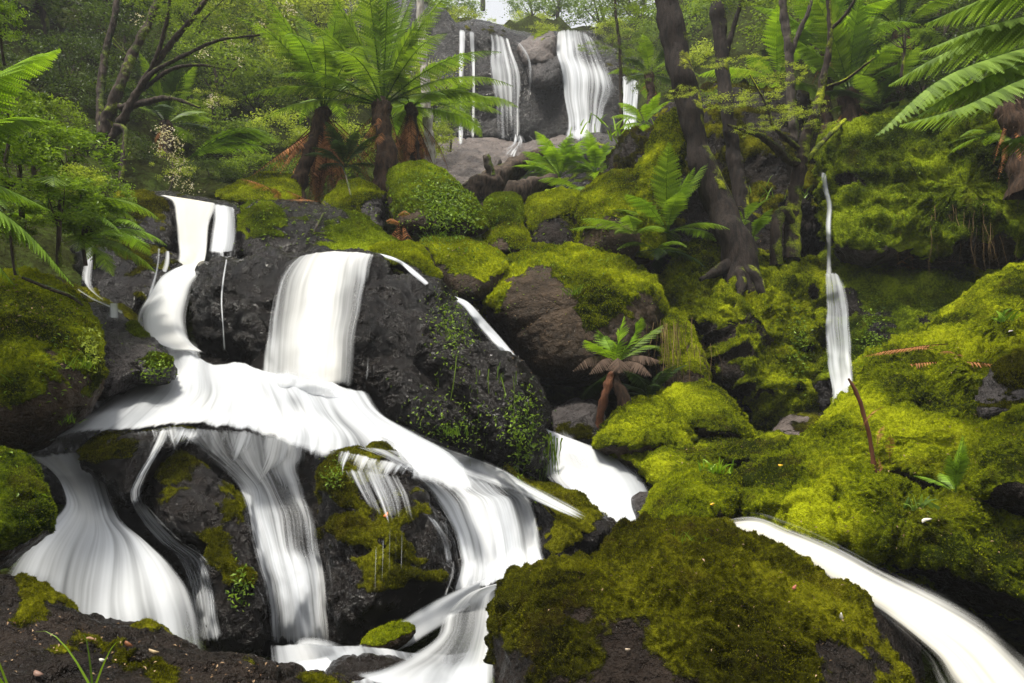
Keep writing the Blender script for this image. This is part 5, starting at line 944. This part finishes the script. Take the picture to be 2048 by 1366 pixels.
creeper(480, 1180, 14, 30, 90, .03, 'bright', 'little bright plants on the rock between the lower falls')
creeper(670, 950, 16, 20, 120, .025, 'bright', 'little bright plants on the black rock right of the twin falls')
creeper(310, 735, 18, 22, 200, .03, 'bright', 'little bright plants on the grey sloping boulder')
creeper(185, 690, 12, 22, 260, .03, 'gold', 'yellow green plants at the right edge of the large left boulder')
# fallen leaves and wood chips
def chip(px, py, size, colr, label, cat='leaf', name='fallen_leaf', asp=.5, rot=0.0):
    d, nr = hit(px, py); b = P(px, py, d - .012); nr = np.array(nr)
    a = np.array([math.cos(rot), -.1, math.sin(rot)]); a -= nr * (a @ nr); a /= np.linalg.norm(a) + 1e-9; c = np.cross(nr, a)
    t = np.linspace(0, 2 * math.pi, 12, endpoint=False); r_ = size * (.5 + .08 * np.cos(3 * t))
    top = a * (np.cos(t) * r_)[:, None] + c * (np.sin(t) * r_ * asp)[:, None] + nr * (.15 * size * np.cos(2 * t) + .006)[:, None]
    V = np.vstack([top, top - nr * .003, [nr * .012]]); F3 = np.array([(24, i, (i + 1) % 12) for i in range(12)]); F4 = np.array([(i, i + 12, (i + 1) % 12 + 12, (i + 1) % 12) for i in range(12)])
    o = link(name, mesh_np(name, V, [F3, F4], leaf_mat('leaf_%02x%02x' % (int(colr[0] * 99), int(colr[1] * 99)), colr, colr, .1)), None, tuple(b)); return tag(o, label, cat)
chip(772, 1031, .035, (.75, .22, .03), 'orange fallen leaf on the black rock under the thin veil', asp=.7, rot=1.2)
chip(1680, 1232, .03, (.62, .58, .48), 'small pale leaf on the dark side of the big foreground boulder', asp=.5, rot=1.9)
chip(1590, 1176, .025, (.45, .16, .10), 'reddish leaf on top of the big foreground boulder')
chip(1560, 932, .03, (.7, .4, .03), 'orange leaf on the crest of the long knobbly boulder')
chip(1424, 1010, .03, (.7, .4, .1), 'orange leaf on the side of the round olive boulder', rot=1.1)
chip(308, 1305, .04, (.45, .34, .2), 'long pale wood chip on the foreground ledge', 'wood chip', 'wood_chip', .22, -.4)
chip(255, 1290, .03, (.2, .08, .035), 'rusty bark piece on the foreground ledge', 'bark', 'bark_piece', .3, .1)
chip(180, 1275, .03, (.2, .10, .045), 'rusty twig piece left of the pale wood chip', 'bark', 'bark_piece', .2, -.2)
chip(205, 1322, .02, (.6, .6, .5), 'pale leaf fragment below the rusty bark piece', rot=-.3)
chip(75, 1350, .03, (.2, .12, .09), 'pinkish dead leaf near the bottom left corner', rot=.5)
chip(1255, 1300, .02, (.5, .4, .3), 'tan leaf fragment low on the big foreground boulder')
chip(1850, 1040, .06, (.55, .5, .42), 'pale scrap of bark on the long knobbly boulder', 'bark', 'bark_piece', .3, .3)
chip(2020, 662, .04, (.5, .45, .4), 'pale scrap on the right moss mound', 'bark', 'bark_piece', .3, .3)
def scatter(name, regs, size, mat, label, asp=.5, dmax=1.2):
    pts = []; b = G_(regs[0][0], regs[0][1])
    for (x0, y0, sx, sy, n) in regs:
        dc = hit(x0, y0)[0]
        for k in range(n):
            x, y = x0 + random.gauss(0, sx), y0 + random.gauss(0, sy); d, nr = hit(x, y)
            if abs(d - dc) < dmax and nr[2] > -.1: pts.append(P(x, y, d - .012) - b)
    V, F, rn = leaf_soup(np.array(pts), size, asp, 1.0, .3); o = link(name, mesh_np(name, V, F, mat, False, attrs={'rnd': rn}), None, tuple(b)); return tag(o, label, 'litter', None, 'stuff')
LIT = leaf_mat('leaf_litter', (.05, .022, .01), (.40, .28, .17), .1, .8, .1)
scatter('leaf_litter', [(150,1280,120,35,90),(400,1340,120,20,50)], .014, LIT, 'dead leaf scraps and chips on the foreground ledge')
scatter('leaf_litter', [(1300,1150,180,60,90),(1600,1250,100,70,40)], .012, LIT, 'leaf scraps on the big foreground boulder')
scatter('leaf_litter', [(1750,1050,180,60,90),(1850,870,110,40,60),(1900,700,100,25,60),(1400,900,110,20,50)], .018, LIT, 'leaf scraps on the right moss mounds')
scatter('leaf_litter', [(1090,660,50,50,70),(1220,460,60,50,70),(560,405,70,10,60),(880,490,50,12,40),(1430,500,70,15,90),(60,620,60,40,60)], .028, LIT, 'leaf scraps and bark on the middle rocks')
SMALL = LEAF['bright']
scatter('small_plants', [(150,690,50,60,70),(60,820,60,60,90),(1000,600,30,60,90),(1200,560,70,40,140),(1120,520,80,20,160),(1350,560,50,50,110),(1560,600,60,60,150)], .03, SMALL, 'tiny bright plants growing in the moss of the middle rocks')
scatter('small_plants', [(640,450,90,30,160),(530,440,30,30,90),(760,430,40,30,70),(1000,430,60,40,110),(1220,420,50,70,160),(1800,420,140,60,300)], .04, SMALL, 'tiny bright plants on the back rocks and overhang')
for _w in WATER: _w.hide_set(False)

# ---- humid air between the camera and the far fall
v = np.array([(x, y, z) for x in (-45, 45) for y in (-8, 75) for z in (-3.5, 45)], float)
f = np.array([(0, 1, 3, 2), (4, 6, 7, 5), (0, 4, 5, 1), (2, 3, 7, 6), (0, 2, 6, 4), (1, 5, 7, 3)])
t = NT('haze'); pv = t.n('VolumePrincipled', i_Color=(.93, .96, 1.0, 1), i_Density=HAZE); pv.inputs['Anisotropy'].default_value = .0
t.t.links.new(pv.outputs[0], t.out.inputs['Volume'])
if HAZE: tag(link('haze', mesh_np('haze', v, f, t.m, False)), kind='stuff')
